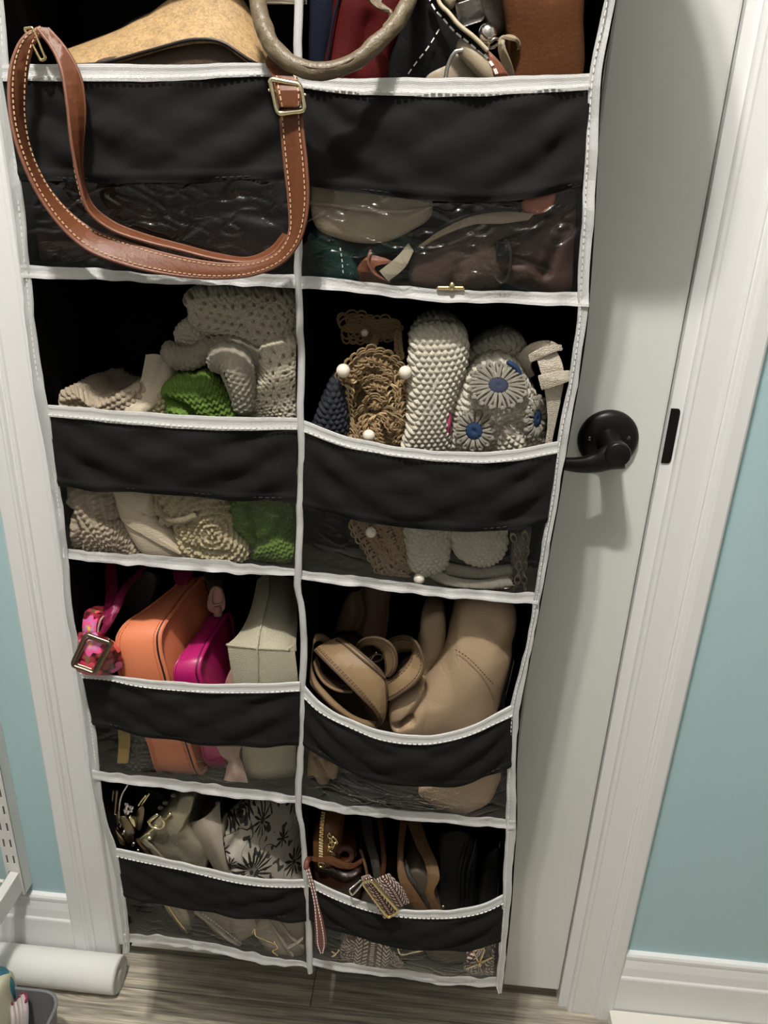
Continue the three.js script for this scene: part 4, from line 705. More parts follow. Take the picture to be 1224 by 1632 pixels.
// ---------------------------------------------------------------- second row, left: crochet and knit bags
const DETAIL = { m: 380, rings: 64 };
{
  const o = thing('lace_crochet_bag', 'large cream lacy crochet bag bunched up in the right half of the second-row left pocket', 'crochet bag');
  const lace = add(stitchBump(0.0042, 0.0009, 0.3), (x, y) => { const xx = x + 0.0035 * noise(x * 70, y * 70, 8), yy = y + 0.003 * noise(x * 60, y * 60, 18), u = xx / 0.0088, v = yy / 0.0072; const vi = Math.floor(v), uu = u + (vi & 1) * 0.5, a = uu - Math.floor(uu) - 0.5, b = v - vi - 0.5; const r = Math.hypot(a * 1.4, b); return r < 0.28 ? -0.0055 * (1 - r / 0.28) : 0; }, wob(21, 0.004, 22));
  part(o, 'flap', soft(A3([700, 150], [760, 105], [900, 80], [1080, 95], [1190, 130], [1195, 350], [1080, 382], [1000, 368], [880, 330], [780, 290], [715, 235]), { z: 0.108, depth: 0.07, bulge: 0.026, p: 2.6, f: lace, ...DETAIL, creases: [[A3([705, 200], [860, 235], [1050, 290]), 0.006, 0.004]] }), L.creamYarn);
  part(o, 'side', soft(A3([1030, 360], [1100, 330], [1195, 330], [1195, 690], [1080, 690], [960, 660], [955, 600], [990, 510], [1020, 450]), { z: 0.128, depth: 0.1, bulge: 0.018, p: 2.6, f: lace, ...DETAIL }), L.creamYarn);
  const kb = stitchBump(0.0052, 0.0019, 0.1);
  const roll = (path, r, n) => { const c = new THREE.CatmullRomCurve3(toW(path), false, 'centripetal'), g = new THREE.TubeGeometry(c, n, 1, 48), p = g.attributes.position, nr = g.attributes.normal, Lr = Array.isArray(r) ? r : [r, r]; const len = c.getLength();
    for (let i = 0; i <= n; i++) for (let k = 0; k <= 48; k++) { const q = i * 49 + k, s = i / n * (Lr.length - 1), a = Math.min(Lr.length - 2, Math.floor(s)), R = Lr[a] + (Lr[a + 1] - Lr[a]) * (s - a), e = Math.min(1, 10 * i / n + 0.15, 10 * (1 - i / n) + 0.15); const cp = c.getPointAt(i / n), h = kb(len * i / n, k / 48 * 2 * Math.PI * R);
      p.setXYZ(q, cp.x + nr.getX(q) * (R * Math.sqrt(e) + h), cp.y + nr.getY(q) * (R * Math.sqrt(e) + h), cp.z + nr.getZ(q) * (R * Math.sqrt(e) + h)); }
    g.computeVertexNormals(); return g; };
  part(o, 'rolled_edge', roll(A3([618, 350, 0.118], [650, 400, 0.130], [720, 408, 0.134], [800, 372, 0.134], [900, 362, 0.134], [985, 398, 0.132], [1005, 470, 0.128], [990, 560, 0.124]), [0.008, 0.011, 0.0095, 0.010, 0.0085, 0.0085, 0.009], 150), L.creamYarn);
  part(o, 'handle', roll(A3([815, 455, 0.138], [860, 410, 0.146], [905, 430, 0.150], [930, 500, 0.150], [945, 580, 0.148], [950, 650, 0.144]), [0.007, 0.012, 0.015, 0.013, 0.010, 0.009], 130), mat([0.70, 0.64, 0.50], 0.9, { bump: 'weave', bs: 0.0004 }));
  part(o, 'inner_fold', soft(A3([650, 310], [700, 240], [800, 285], [900, 335], [860, 380], [720, 395]), { z: 0.108, depth: 0.06, bulge: 0.012, f: stitchBump(0.005, 0.0015), m: 200, rings: 36 }), L.creamYarn);
  settle(o);
}
{
  const o = thing('green_knit_bag', 'grass-green knitted bag in the second-row left pocket', 'knit bag');
  part(o, 'folded_top', soft(A3([602, 545], [640, 502], [740, 470], [800, 468], [865, 522], [925, 605], [965, 690], [640, 690], [618, 610]), { z: 0.134, depth: 0.1, bulge: 0.020, p: 2.4, f: add(knitBump(0.0052, 0.0021, 0.15), wob(3, 0.002, 30)), ...DETAIL, creases: [[A3([640, 585], [720, 605], [780, 680]), 0.004, 0.011], [A3([740, 470], [800, 560], [850, 640]), 0.004, 0.003]] }), L.greenYarn);
  part(o, 'body', soft(A3([870, 985], [960, 900], [1160, 900], [1185, 1000], [1180, 1240], [1110, 1285], [985, 1262], [950, 1180], [895, 1100]), { z: 0.128, depth: 0.09, bulge: 0.020, p: 2.6, f: add(knitBump(0.0052, 0.0022, 0.4), wob(4, 0.005, 35)), ...DETAIL, creases: [[A3([975, 1030], [1000, 1120], [980, 1230]), 0.005, 0.010], [A3([1150, 1060], [1090, 1150], [1000, 1190]), 0.006, 0.007]] }), L.greenYarn);
  settle(o);
}
{
  const o = thing('beige_knit_bag', 'grey-beige knitted bag at the far left of the second-row left pocket', 'knit bag');
  part(o, 'folded_top', soft(A3([130, 625], [140, 575], [180, 535], [225, 532], [275, 565], [340, 580], [430, 572], [500, 530], [530, 560], [480, 660], [300, 690], [150, 680]), { z: 0.132, depth: 0.09, bulge: 0.016, p: 2.4, f: add(stitchBump(0.0058, 0.0024, 0.4), wob(5, 0.003, 40)), ...DETAIL, creases: [[A3([200, 600], [260, 600], [300, 640]), 0.004, 0.006]] }), L.beigeYarn);
  part(o, 'body', soft(A3([160, 960], [250, 880], [390, 900], [430, 1100], [490, 1200], [520, 1262], [400, 1275], [260, 1262], [195, 1215], [178, 1140], [220, 1050]), { z: 0.132, depth: 0.09, bulge: 0.022, p: 2.4, c: [40 + 330 / 2.72, 420 + 1130 / 2.72], f: add((x, y) => { const c = P(40 + 350 / 2.72, 420 + 1200 / 2.72, 0.14), r = Math.hypot(x - c.x, y - c.y); return stitchBump(0.0056, 0.0026, 0)(r * 1.0, Math.atan2(y - c.y, x - c.x) * 0.03) + 0.0008 * Math.cos(r * 2 * Math.PI / 0.006); }, wob(6, 0.002, 40)), ...DETAIL, creases: [[A3([230, 1040], [270, 1120], [260, 1230]), 0.004, 0.008], [A3([290, 1000], [330, 1060], [420, 1100]), 0.004, 0.005]] }), L.beigeYarn);
  settle(o);
}
{
  const o = thing('pleated_cloth_bag', 'pale ivory cloth bag with flat pleats seen through the middle of the second-row left window', 'handbag');
  part(o, 'folded_top', patch([A3([522, 398, 0.112], [600, 405, 0.112], [665, 440, 0.108]), A3([510, 470, 0.120], [590, 500, 0.124], [640, 520, 0.118]), A3([490, 540, 0.130], [550, 580, 0.138], [600, 590, 0.130]), A3([395, 640, 0.140], [480, 650, 0.148], [540, 640, 0.140]), A3([380, 700, 0.140], [470, 710, 0.146], [540, 700, 0.140])], { t: 0.004, f: (p, u, v) => 0.001 * Math.sin(u * 14) }), L.ivoryCloth);
  part(o, 'inner_tube', soft(A3([420, 600], [470, 570], [520, 545], [560, 560], [600, 690], [420, 690]), { z: 0.126, depth: 0.06, bulge: 0.012, f: stitchBump(0.005, 0.0012, 0.5), m: 200, rings: 30 }), L.straw);
  const pleat = (x, y) => { const t = (y * 0.86 + x * 0.5) / 0.0215; const f = t - Math.floor(t); return 0.0022 * (1 - f) - 0.001; };
  part(o, 'body', soft(A3([380, 900], [560, 900], [570, 1030], [585, 1095], [640, 1150], [700, 1230], [760, 1290], [640, 1290], [535, 1262], [490, 1210], [450, 1150], [420, 1080]), { z: 0.138, depth: 0.09, bulge: 0.014, p: 2.6, f: pleat, ...DETAIL, c: [40 + 520 / 2.72, 420 + 1110 / 2.72] }), L.ivoryCloth);
  settle(o);
}
{
  const o = thing('granny_square_bag', 'straw-coloured crochet bag with a granny square motif in the second-row left window', 'crochet bag');
  const c = P(40 + 790 / 2.72, 420 + 1110 / 2.72, 0.14);
  const motif = (x, y) => { const dx = x - c.x, dy = y - c.y, r = Math.hypot(dx, dy), th = Math.atan2(dy, dx); const k = Math.floor(r / 0.0065); return 0.0022 * Math.cos(th * (5 + 3 * k) + k) * Math.sin(Math.PI * Math.min(1, r / 0.006)) + 0.0016 * Math.cos(r * 2 * Math.PI / 0.0065 + Math.PI); };
  part(o, 'body', soft(A3([570, 960], [650, 900], [860, 920], [890, 1040], [905, 1150], [960, 1225], [950, 1285], [800, 1300], [700, 1262], [655, 1180], [640, 1130], [590, 1105]), { z: 0.138, depth: 0.09, bulge: 0.018, p: 2.4, f: add(motif, stitchBump(0.005, 0.0022)), ...DETAIL, creases: [[A3([650, 1120], [720, 1190], [900, 1230]), 0.003, 0.005]] }), L.straw);
  part(o, 'edge_braid', (() => { const w = toW(A3([582, 1040, 0.150], [610, 1100, 0.154], [690, 1110, 0.158], [740, 1090, 0.160]), 0.15), cv = new THREE.CatmullRomCurve3(w), out = []; for (let s = 0; s < 2; s++) { const pts = []; for (let i = 0; i <= 60; i++) { const p = cv.getPointAt(i / 60), a = i * 1.05 + s * Math.PI; pts.push(p.clone().add(V3(0, 0.0022 * Math.cos(a), 0.0022 * Math.sin(a)))); } out.push(new THREE.TubeGeometry(new THREE.CatmullRomCurve3(pts), 160, 0.0021, 8)); } return mergeGeometries(out); })(), L.straw);
  part(o, 'folded_top', soft(A3([530, 640], [560, 580], [600, 545], [650, 620], [680, 690], [540, 690]), { z: 0.130, depth: 0.06, bulge: 0.012, f: stitchBump(0.0055, 0.0018, 0.3), m: 240, rings: 40 }), L.straw);
  settle(o);
}
pen = [1, 'r'];
// ---------------------------------------------------------------- second row, right
{
  const o = thing('dark_crochet_bag', 'nearly black crochet bag at the far left of the second-row right pocket', 'crochet bag');
  part(o, 'body', soft(A4([90, 640], [115, 560], [150, 470], [185, 405], [215, 420], [225, 690], [110, 700]), { z: 0.134, depth: 0.09, bulge: 0.014, f: stitchBump(0.006, 0.002), m: 240, rings: 40 }), L.navyYarn);
  settle(o);
}
// chain stitches of raffia: looped strands along a path
function raffiaChain(path, width, { n = 16, r = 0.0010, z = 0.14, lift = 0.003, strands = 3, s0 = 1 } = {}) {
  const cv = new THREE.CatmullRomCurve3(toW(path, z), false, 'centripetal'), out = [];
  const zed = V3(0, 0, 1);
  for (let i = 0; i < n; i++) for (const sgn of [-1, 1]) for (let q = 0; q < strands; q++) {
    const u0 = i / n, u1 = Math.min(1, (i + 1.7) / n), um = (u0 + u1) / 2, w = width * (0.85 + 0.3 * hash(i, q, s0)), k = (q - (strands - 1) / 2) / strands;
    const at = (u, a, h) => { const p = cv.getPointAt(Math.min(1, u)), t = cv.getTangentAt(Math.min(1, u)), side = zed.clone().cross(t).normalize(); return p.addScaledVector(side, a).add(V3(0, 0, h)); };
    const j = (hash(i, q, s0 + 5) - 0.5) * 0.0016, kk = k * width * 0.55;
    const c = new THREE.CatmullRomCurve3([at(u0, sgn * w * 0.08 + kk * 0.3, lift * 0.2), at(u0 + (um - u0) * 0.6, sgn * w * 0.46 + kk + j, lift * (1 + 0.3 * k)), at(um + (u1 - um) * 0.3, sgn * w * 0.50 + kk + j, lift * 0.8), at(u1, sgn * w * 0.12 + kk * 0.3, lift * 0.1)]);
    out.push(new THREE.TubeGeometry(c, 8, r, 5));
  }
  return mergeGeometries(out);
}
{
  const o = thing('raffia_bag', 'open-work tan raffia bag studded with white pearl beads, second-row right pocket', 'crochet bag');
  part(o, 'lining', soft(A4([215, 440], [250, 350], [330, 310], [420, 330], [480, 400], [490, 520], [475, 690], [220, 690], [210, 560]), { z: 0.120, depth: 0.09, bulge: 0.006, p: 3 }), mat([0.30, 0.20, 0.11], 0.7, { bump: 'grain' }), 'tan cloth lining');
  part(o, 'opening', soft(A4([262, 520], [290, 475], [330, 455], [365, 480], [360, 520], [320, 560], [275, 590]), { z: 0.1275, depth: 0.01, bulge: 0.001, p: 4 }), L.raffiaDark, 'dark opening');
  let q = 0;
  const rows = [[A4([225, 460], [250, 380], [320, 325], [400, 340], [455, 400]), 0.013, 12], [A4([235, 420], [290, 370], [350, 350], [420, 380], [465, 440]), 0.012, 11], [A4([240, 480], [285, 415], [350, 395], [420, 425]), 0.012, 10], [A4([300, 450], [350, 430], [400, 450]), 0.010, 6],
    [A4([225, 440], [215, 520], [225, 600], [240, 690]), 0.014, 11], [A4([250, 470], [240, 540], [245, 600], [275, 690]), 0.009, 9], [A4([440, 400], [470, 480], [475, 560], [465, 690]), 0.013, 11], [A4([410, 440], [430, 520], [445, 590], [430, 690]), 0.012, 10],
    [A4([240, 650], [280, 590], [340, 545], [400, 560], [450, 620]), 0.013, 9], [A4([320, 560], [330, 620], [345, 690]), 0.014, 7], [A4([360, 560], [390, 620], [400, 690]), 0.014, 7], [A4([290, 600], [300, 640], [290, 690]), 0.012, 6], [A4([320, 530], [350, 500], [380, 530]), 0.010, 5]];
  for (const [path, w, n] of rows) { const m = part(o, 'raffia_chain', raffiaChain(path.map(([x, y], i) => [x, y, 0.134 + 0.006 * Math.sin(q * 2.1 + i)]), w, { n, s0: q }), [L.raffia, L.raffiaLight, L.raffia][q % 3]); q++; }
  for (const path of [A4([205, 200], [260, 175], [340, 195], [420, 205], [450, 235]), A4([215, 230], [280, 235], [340, 232], [430, 225]), A4([240, 190], [330, 215], [440, 215])]) part(o, 'raffia_chain', raffiaChain(path.map(([x, y]) => [x, y, 0.098]), 0.012, { n: 8, s0: q++ }), L.raffia);
  for (const [path, w] of [[A4([360, 235, 0.11], [345, 275, 0.125], [325, 320, 0.135]), 0.004], [A4([440, 225, 0.11], [448, 280, 0.122], [455, 340, 0.132]), 0.005]]) part(o, 'handle_strand', raffiaChain(path, w, { n: 6, lift: 0.001, s0: q++ }), L.raffia);
  part(o, 'lower_body', soft(A4([255, 980], [300, 900], [480, 900], [488, 1060], [495, 1180], [500, 1250], [440, 1252], [390, 1200], [350, 1140], [310, 1080]), { z: 0.122, depth: 0.07, bulge: 0.008, p: 3 }), mat([0.16, 0.10, 0.05], 0.8));
  for (const [path, w, n] of [[A4([262, 985], [310, 1060], [360, 1140], [400, 1210], [490, 1245]), 0.012, 12], [A4([330, 985], [370, 1060], [420, 1140], [480, 1215]), 0.015, 9], [A4([400, 985], [430, 1050], [460, 1120], [485, 1180]), 0.016, 8], [A4([455, 985], [475, 1060], [485, 1130]), 0.012, 6], [A4([350, 1080], [400, 1110], [450, 1150]), 0.012, 5]]) part(o, 'raffia_chain', raffiaChain(path.map(([x, y]) => [x, y, 0.136]), w, { n, s0: q++ }), L.raffia);
  pearl(o, 460 + 222 / 2.55, 440 + 385 / 2.55, 0.150, 11.2); pearl(o, 460 + 474 / 2.55, 440 + 391 / 2.55, 0.150, 10.6); pearl(o, 460 + 326 / 2.55, 440 + 649 / 2.55, 0.152, 10); pearl(o, 460 + 309 / 2.55, 440 + 231 / 2.55, 0.112, 6.2);
  pearl(o, 460 + 334 / 2.55, 440 + 1042 / 2.55, 0.148, 8.8); pearl(o, 460 + 530 / 2.55, 440 + 1231 / 2.55, 0.146, 9.2);
  settle(o);
}
{
  const o = thing('ecru_crochet_bag', 'upright ecru crochet bag with tight round stitches in the middle of the second-row right pocket', 'crochet bag');
  const sb = add(stitchBump(0.0058, 0.0023, 0.1), wob(4, 0.0015, 25));
  part(o, 'body', soft(A4([492, 300], [505, 225], [550, 195], [620, 192], [690, 205], [722, 255], [720, 350], [690, 450], [660, 560], [645, 720], [472, 720], [484, 600], [488, 450]), { z: 0.132, depth: 0.11, bulge: 0.020, p: 2.8, f: sb, ...DETAIL, m: 460, rings: 80, c: [460 + 590 / 2.55, 440 + 450 / 2.55] }), L.greyYarn);
  part(o, 'back_top', soft(A4([490, 260], [520, 190], [600, 165], [680, 185], [700, 240], [600, 300]), { z: 0.112, depth: 0.06, bulge: 0.010, f: sb, m: 240, rings: 40 }), L.greyYarn);
  part(o, 'bottom', soft(A4([482, 990], [560, 940], [650, 990], [657, 1110], [640, 1175], [600, 1205], [550, 1212], [505, 1190], [484, 1120]), { z: 0.132, depth: 0.08, bulge: 0.020, p: 2.4, f: sb, ...DETAIL }), L.greyYarn);
  settle(o);
}
{
  const o = thing('daisy_crochet_bag', 'ecru crochet bag with blue-centred daisy motifs, right of the plain ecru crochet bag', 'crochet bag');
  const sb = add(stitchBump(0.006, 0.0024, 0.4), wob(7, 0.003, 30));
  part(o, 'body', soft(A4([655, 700], [655, 600], [685, 470], [740, 370], [790, 325], [870, 325], [940, 380], [1000, 490], [1042, 590], [1030, 700], [940, 735], [760, 735]), { z: 0.128, depth: 0.1, bulge: 0.022, p: 2.4, f: sb, ...DETAIL, creases: [[A4([820, 700], [850, 620], [900, 580], [980, 640]), 0.006, 0.007]] }), L.greyYarn);
  part(o, 'back_top', soft(A4([715, 340], [760, 280], [840, 248], [930, 245], [965, 330], [940, 420], [800, 400]), { z: 0.100, depth: 0.07, bulge: 0.014, f: sb, m: 260, rings: 44 }), L.greyYarn);
  part(o, 'bottom', soft(A4([655, 1030], [720, 980], [850, 990], [885, 1050], [880, 1110], [840, 1155], [780, 1168], [710, 1145], [665, 1095]), { z: 0.130, depth: 0.07, bulge: 0.020, f: stitchBump(0.0052, 0.002), ...DETAIL }), L.greyYarn);
  const flower = (X, Y, rx, ry, z, yarn, tilt, n, lr) => { const c = P(460 + X / 2.55, 440 + Y / 2.55, z), d = c.distanceTo(P(460 + (X + rx) / 2.55, 440 + Y / 2.55, z)), e = ry / rx, q = new THREE.Quaternion().setFromEuler(new THREE.Euler(tilt[0], tilt[1], 0));
    const f = sub(o, 'daisy'), pos = (r, a, h) => V3(r * Math.cos(a), r * e * Math.sin(a), h).applyQuaternion(q).add(c);
    const cen = new THREE.SphereGeometry(1, 40, 24), p = cen.attributes.position; for (let i = 0; i < p.count; i++) { const x = p.getX(i), y = p.getY(i), zz = p.getZ(i), r = Math.hypot(x, y), th = Math.atan2(y, x), k = (1 + 0.13 * Math.cos(th * 13) * r - 0.35 * Math.exp(-r * r * 40)); const v = V3(x * d * k, y * d * e * k, zz * 0.0042 * (1 - 0.55 * Math.exp(-r * r * 30))).applyQuaternion(q).add(c); p.setXYZ(i, v.x, v.y, v.z); } cen.computeVertexNormals();
    part(f, 'centre', cen, yarn);
    const out = []; for (let i = 0; i < n; i++) { const a = i / n * Math.PI * 2 + 0.1; for (const off of [-0.06, 0.06]) out.push(new THREE.TubeGeometry(new THREE.CatmullRomCurve3([pos(d * 0.85, a + off * 0.5, 0.002), pos(d * (0.85 + lr * 0.5), a + off, 0.0035), pos(d * (0.85 + lr), a + off * 1.8, 0.0015)]), 6, 0.0014, 6)); out.push(new THREE.SphereGeometry(0.0026, 8, 6).translate(...pos(d * (0.9 + lr), a, 0.001).toArray())); }
    part(f, 'petals', mergeGeometries(out), L.greyYarn, 'ecru crochet petals'); };
  flower(850, 447, 50, 40, 0.1515, L.dustyBlue, [-0.55, 0.1], 17, 1.5); flower(755, 627, 43, 45, 0.1505, L.blueYarn, [-0.1, -0.15], 15, 0.9); flower(1002, 577, 30, 46, 0.1440, L.blueYarn, [-0.1, 0.7], 14, 1.0);
  part(o, 'pink_edge', tube(A4([645, 645, 0.145], [650, 600, 0.147], [653, 560, 0.145]), 0.0024), L.pinkYarn, 'pink crochet edge');
  part(o, 'blue_edge', tube(A4([895, 352, 0.142], [925, 372, 0.144], [940, 400, 0.144]), 0.0024), L.blueYarn, 'blue crochet edge');
  for (const pts of [A4([580, 1205, 0.138], [660, 1245, 0.142], [780, 1258, 0.142], [900, 1240, 0.140]), A4([640, 1185, 0.128], [740, 1205, 0.130], [900, 1195, 0.130])]) { const cv = new THREE.CatmullRomCurve3(toW(pts)), out = []; for (let s = 0; s < 3; s++) { const a = []; for (let i = 0; i <= 70; i++) { const p = cv.getPointAt(i / 70), t = i * 0.75 + s * 2.094; a.push(p.add(V3(0, 0.0032 * Math.cos(t), 0.0032 * Math.sin(t)))); } out.push(new THREE.TubeGeometry(new THREE.CatmullRomCurve3(a), 180, 0.0031, 8)); } part(o, 'cord_handle', mergeGeometries(out), L.greyYarn, 'ecru braided cord handle'); }
  settle(o);
}
{
  const o = thing('cream_leather_bag', 'bag with cream pebbled strap and keeper at the right end of the second-row right pocket', 'handbag');
  const a = ribbon(A4([945, 420, 0.118], [930, 360, 0.124], [945, 310, 0.132], [985, 275, 0.140], [1045, 262, 0.146], [1068, 275, 0.150]), A4([1000, 400, 0.122], [985, 365, 0.130], [1000, 330, 0.138], [1045, 300, 0.146], [1100, 292, 0.150], [1112, 300, 0.150]), { n: 60, t: 0.004 });
  part(o, 'strap', a.geo, L.creamPebble);
  const b = ribbon(A4([1000, 310, 0.150], [1015, 360, 0.153], [1035, 430, 0.153], [1048, 520, 0.152], [1052, 600, 0.150], [1040, 700, 0.148]), A4([1080, 290, 0.150], [1110, 350, 0.153], [1120, 420, 0.153], [1115, 520, 0.152], [1100, 600, 0.150], [1075, 700, 0.148]), { n: 60, t: 0.005 });
  part(o, 'strap', b.geo, L.creamPebble);
  const k = ribbon(A4([1015, 405, 0.157], [1060, 395, 0.160], [1110, 385, 0.160], [1142, 383, 0.156]), A4([1030, 462, 0.157], [1070, 450, 0.160], [1125, 432, 0.160], [1155, 418, 0.156]), { n: 30, t: 0.004 });
  part(o, 'keeper', k.geo, L.creamPebble, 'cream strap keeper');
  part(o, 'loop', ribbon(A4([975, 320, 0.151], [1020, 295, 0.155], [1070, 280, 0.156], [1105, 278, 0.152]), A4([985, 350, 0.151], [1030, 330, 0.155], [1080, 308, 0.156], [1108, 302, 0.152]), { n: 30, t: 0.003 }).geo, L.creamPebble);
  part(o, 'strap', ribbon(A4([1110, 440, 0.140], [1130, 440, 0.140], [1120, 520, 0.140], [1095, 620, 0.140]).slice(1), A4([1148, 430, 0.138], [1140, 520, 0.138], [1110, 640, 0.138]), { n: 30, t: 0.003 }).geo, L.creamPebble);
  part(o, 'body', soft(A4([900, 700], [960, 600], [1090, 590], [1080, 900], [1030, 1230], [930, 1250], [900, 1000]), { z: 0.092, depth: 0.07, bulge: 0.010, p: 3 }), mat([0.04, 0.036, 0.03], 0.7));
  part(o, 'chain', mergeGeometries([chainGeo(A4([910, 1050], [930, 1120], [935, 1200], [920, 1275]), 0.147), chainGeo(A4([960, 1040], [965, 1120], [955, 1200], [962, 1280]), 0.145), chainGeo(A4([830, 1275], [880, 1262], [930, 1270]), 0.142)]), M.nickel, 'dark metal chain');
  settle(o);
}
pen = [2, 'l'];
// ---------------------------------------------------------------- third row, left
{
  const o = thing('floral_strap_bag', 'dark bag with red floral tab, bronze buckle and magenta straps in the third-row left corner', 'handbag');
  const r1 = ribbon(B5([450, 40, 0.070], [455, 200, 0.090], [458, 340, 0.110], [440, 480, 0.130], [395, 640, 0.142]), B5([548, 40, 0.070], [562, 200, 0.090], [562, 320, 0.112], [510, 440, 0.132], [440, 600, 0.146]), { n: 50, t: 0.003, bow: 0.0015 });
  part(o, 'strap', r1.geo, L.magenta);
  const r2 = ribbon(B5([790, 70, 0.060], [690, 180, 0.085], [600, 270, 0.112], [520, 410, 0.134], [460, 560, 0.146], [400, 690, 0.150]), B5([870, 80, 0.062], [720, 220, 0.092], [650, 320, 0.118], [590, 470, 0.138], [510, 610, 0.150], [440, 720, 0.152]), { n: 60, t: 0.003, bow: 0.0018 });
  part(o, 'strap', r2.geo, L.magenta);
  part(o, 'tab_loop', patch([B5([222, 740, 0.146], [225, 620, 0.144], [260, 520, 0.138], [340, 465, 0.130], [440, 452, 0.124]), B5([300, 760, 0.150], [300, 640, 0.148], [330, 560, 0.142], [380, 520, 0.136], [440, 510, 0.130]), B5([380, 780, 0.152], [385, 680, 0.151], [395, 610, 0.148], [415, 560, 0.144], [440, 540, 0.140])], { t: 0.003, nu: 40, nv: 20 }), L.floral, 'red floral tab');
  part(o, 'tab_edge', tube(B5([385, 700, 0.153], [390, 640, 0.151], [415, 565, 0.146], [440, 538, 0.142]), 0.0012), L.palePink);
  part(o, 'tab_rim', tube(B5([222, 740, 0.147], [226, 620, 0.145], [262, 518, 0.139], [342, 463, 0.131], [440, 450, 0.125]), 0.0012), L.palePink);
  part(o, 'tab_end', patch([B5([230, 690, 0.162], [330, 680, 0.166], [440, 740, 0.164]), B5([215, 830, 0.172], [320, 850, 0.176], [470, 850, 0.172], [560, 830, 0.160]), B5([190, 980, 0.176], [300, 1010, 0.180], [420, 1020, 0.176], [590, 950, 0.160]), B5([220, 1030, 0.176], [300, 1060, 0.179], [400, 1060, 0.175], [500, 1045, 0.166], [600, 990, 0.158])], { t: 0.004, nu: 40, nv: 40, f: (p) => 0.001 * noise(p.x * 60, p.y * 60, 2) }), L.floral, 'red floral tab end');
  part(o, 'buckle', frameTube(B5([272, 702, 0.180], [512, 788, 0.180], [358, 1068, 0.187], [142, 990, 0.187]), 0.0021), M.nickel, 'bronze buckle frame');
  part(o, 'buckle_inner', frameTube(B5([290, 735, 0.178], [480, 802, 0.178], [345, 1035, 0.184], [180, 975, 0.184]), 0.0012), M.nickel, 'bronze buckle frame');
  part(o, 'buckle_pin', tube(B5([488, 752, 0.178], [522, 786, 0.174], [514, 796, 0.170]), 0.0014), M.nickel);
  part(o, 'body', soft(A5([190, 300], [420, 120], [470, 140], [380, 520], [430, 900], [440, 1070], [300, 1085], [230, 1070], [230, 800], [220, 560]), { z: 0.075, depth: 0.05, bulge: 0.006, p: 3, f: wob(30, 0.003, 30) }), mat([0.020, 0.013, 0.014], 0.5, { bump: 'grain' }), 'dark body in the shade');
  part(o, 'lace_panel', soft(A5([340, 900], [430, 890], [455, 960], [450, 1055], [340, 1060], [325, 980]), { z: 0.140, depth: 0.03, bulge: 0.006, f: stitchBump(0.007, 0.002), m: 160, rings: 24 }), mat([0.045, 0.04, 0.035], 0.7));
  part(o, 'mustard_strap', ribbon(A5([292, 850, 0.150], [296, 940, 0.152], [290, 1030, 0.150]), A5([348, 850, 0.150], [352, 920, 0.152], [342, 1030, 0.150]), { t: 0.003 }).geo, L.mustard, 'mustard yellow strap');
  settle(o);
}
function boxBag(name, label, a, b, body, edge, stitch) {
  const o = thing(name, label, 'handbag'), g = gussetBag(a, b, { n: 110, k: 14, bulge: 0.007, crown: 0.0012 });
  part(o, 'gusset', g.gusset, body); part(o, 'side_panel', g.left, body); part(o, 'side_panel', g.right, body);
  for (const C of [g.A, g.B]) { const off = V3(C === g.B ? 0.0006 : -0.0006, 0, 0.0004); const pts = C.map((p) => p.clone().add(off)); part(o, 'piping', new THREE.TubeGeometry(new THREE.CatmullRomCurve3(pts.filter((_, i) => i % 2 === 0)), 160, 0.0013, 8), C === g.B ? edge : body); }
  { const C = g.B.map((p) => p.clone().add(V3(0.0028, 0, -0.001))); part(o, 'rim', new THREE.TubeGeometry(new THREE.CatmullRomCurve3(C.filter((_, i) => i % 2 === 0)), 160, 0.0024, 10), body); }
  if (stitch) { const mid = (s) => g.A.map((p, i) => p.clone().lerp(g.B[i], s).add(V3(0, 0.0004, 0.0012))); const st = []; for (const s of [0.08, 0.92]) st.push(stitchLine(mid(s).filter((_, i) => i % 2 === 0 && i < 80), { gap: 0.0036, len: 0.0022, r: 0.00032 })); stuff(part(o, 'stitching', mergeGeometries(st), stitch)); }
  return o;
}
{
  const o = boxBag('coral_bag', 'coral orange box-shaped leather bag with dark piping in the third-row left pocket',
    [...A5([600, 1100, 0.105], [520, 1092, 0.128], [484, 1072, 0.142], [430, 910, 0.150], [345, 740, 0.154], [300, 600, 0.154], [287, 500, 0.152], [292, 430, 0.146], [330, 370, 0.134], [400, 320, 0.114], [480, 262, 0.090], [570, 190, 0.060], [620, 150, 0.040]), ...A5([700, 400, 0.03], [760, 1000, 0.03])],
    [...A5([720, 1080, 0.105], [700, 1095, 0.128], [665, 1075, 0.142], [612, 930, 0.150], [548, 760, 0.154], [508, 600, 0.154], [482, 500, 0.152], [480, 420, 0.146], [505, 365, 0.134], [548, 310, 0.114], [590, 250, 0.090], [650, 185, 0.060], [690, 150, 0.040]), ...A5([760, 400, 0.03], [820, 1000, 0.03])], L.coral, L.edgeBlack, mat([0.55, 0.16, 0.07], 0.6));
  part(o, 'strap_tab', ribbon(A5([555, 110, 0.045], [560, 160, 0.055], [580, 190, 0.062]), A5([650, 110, 0.045], [640, 150, 0.055], [620, 185, 0.062]), { t: 0.004 }).geo, L.magenta, 'dark pink strap end');
  settle(o);
}
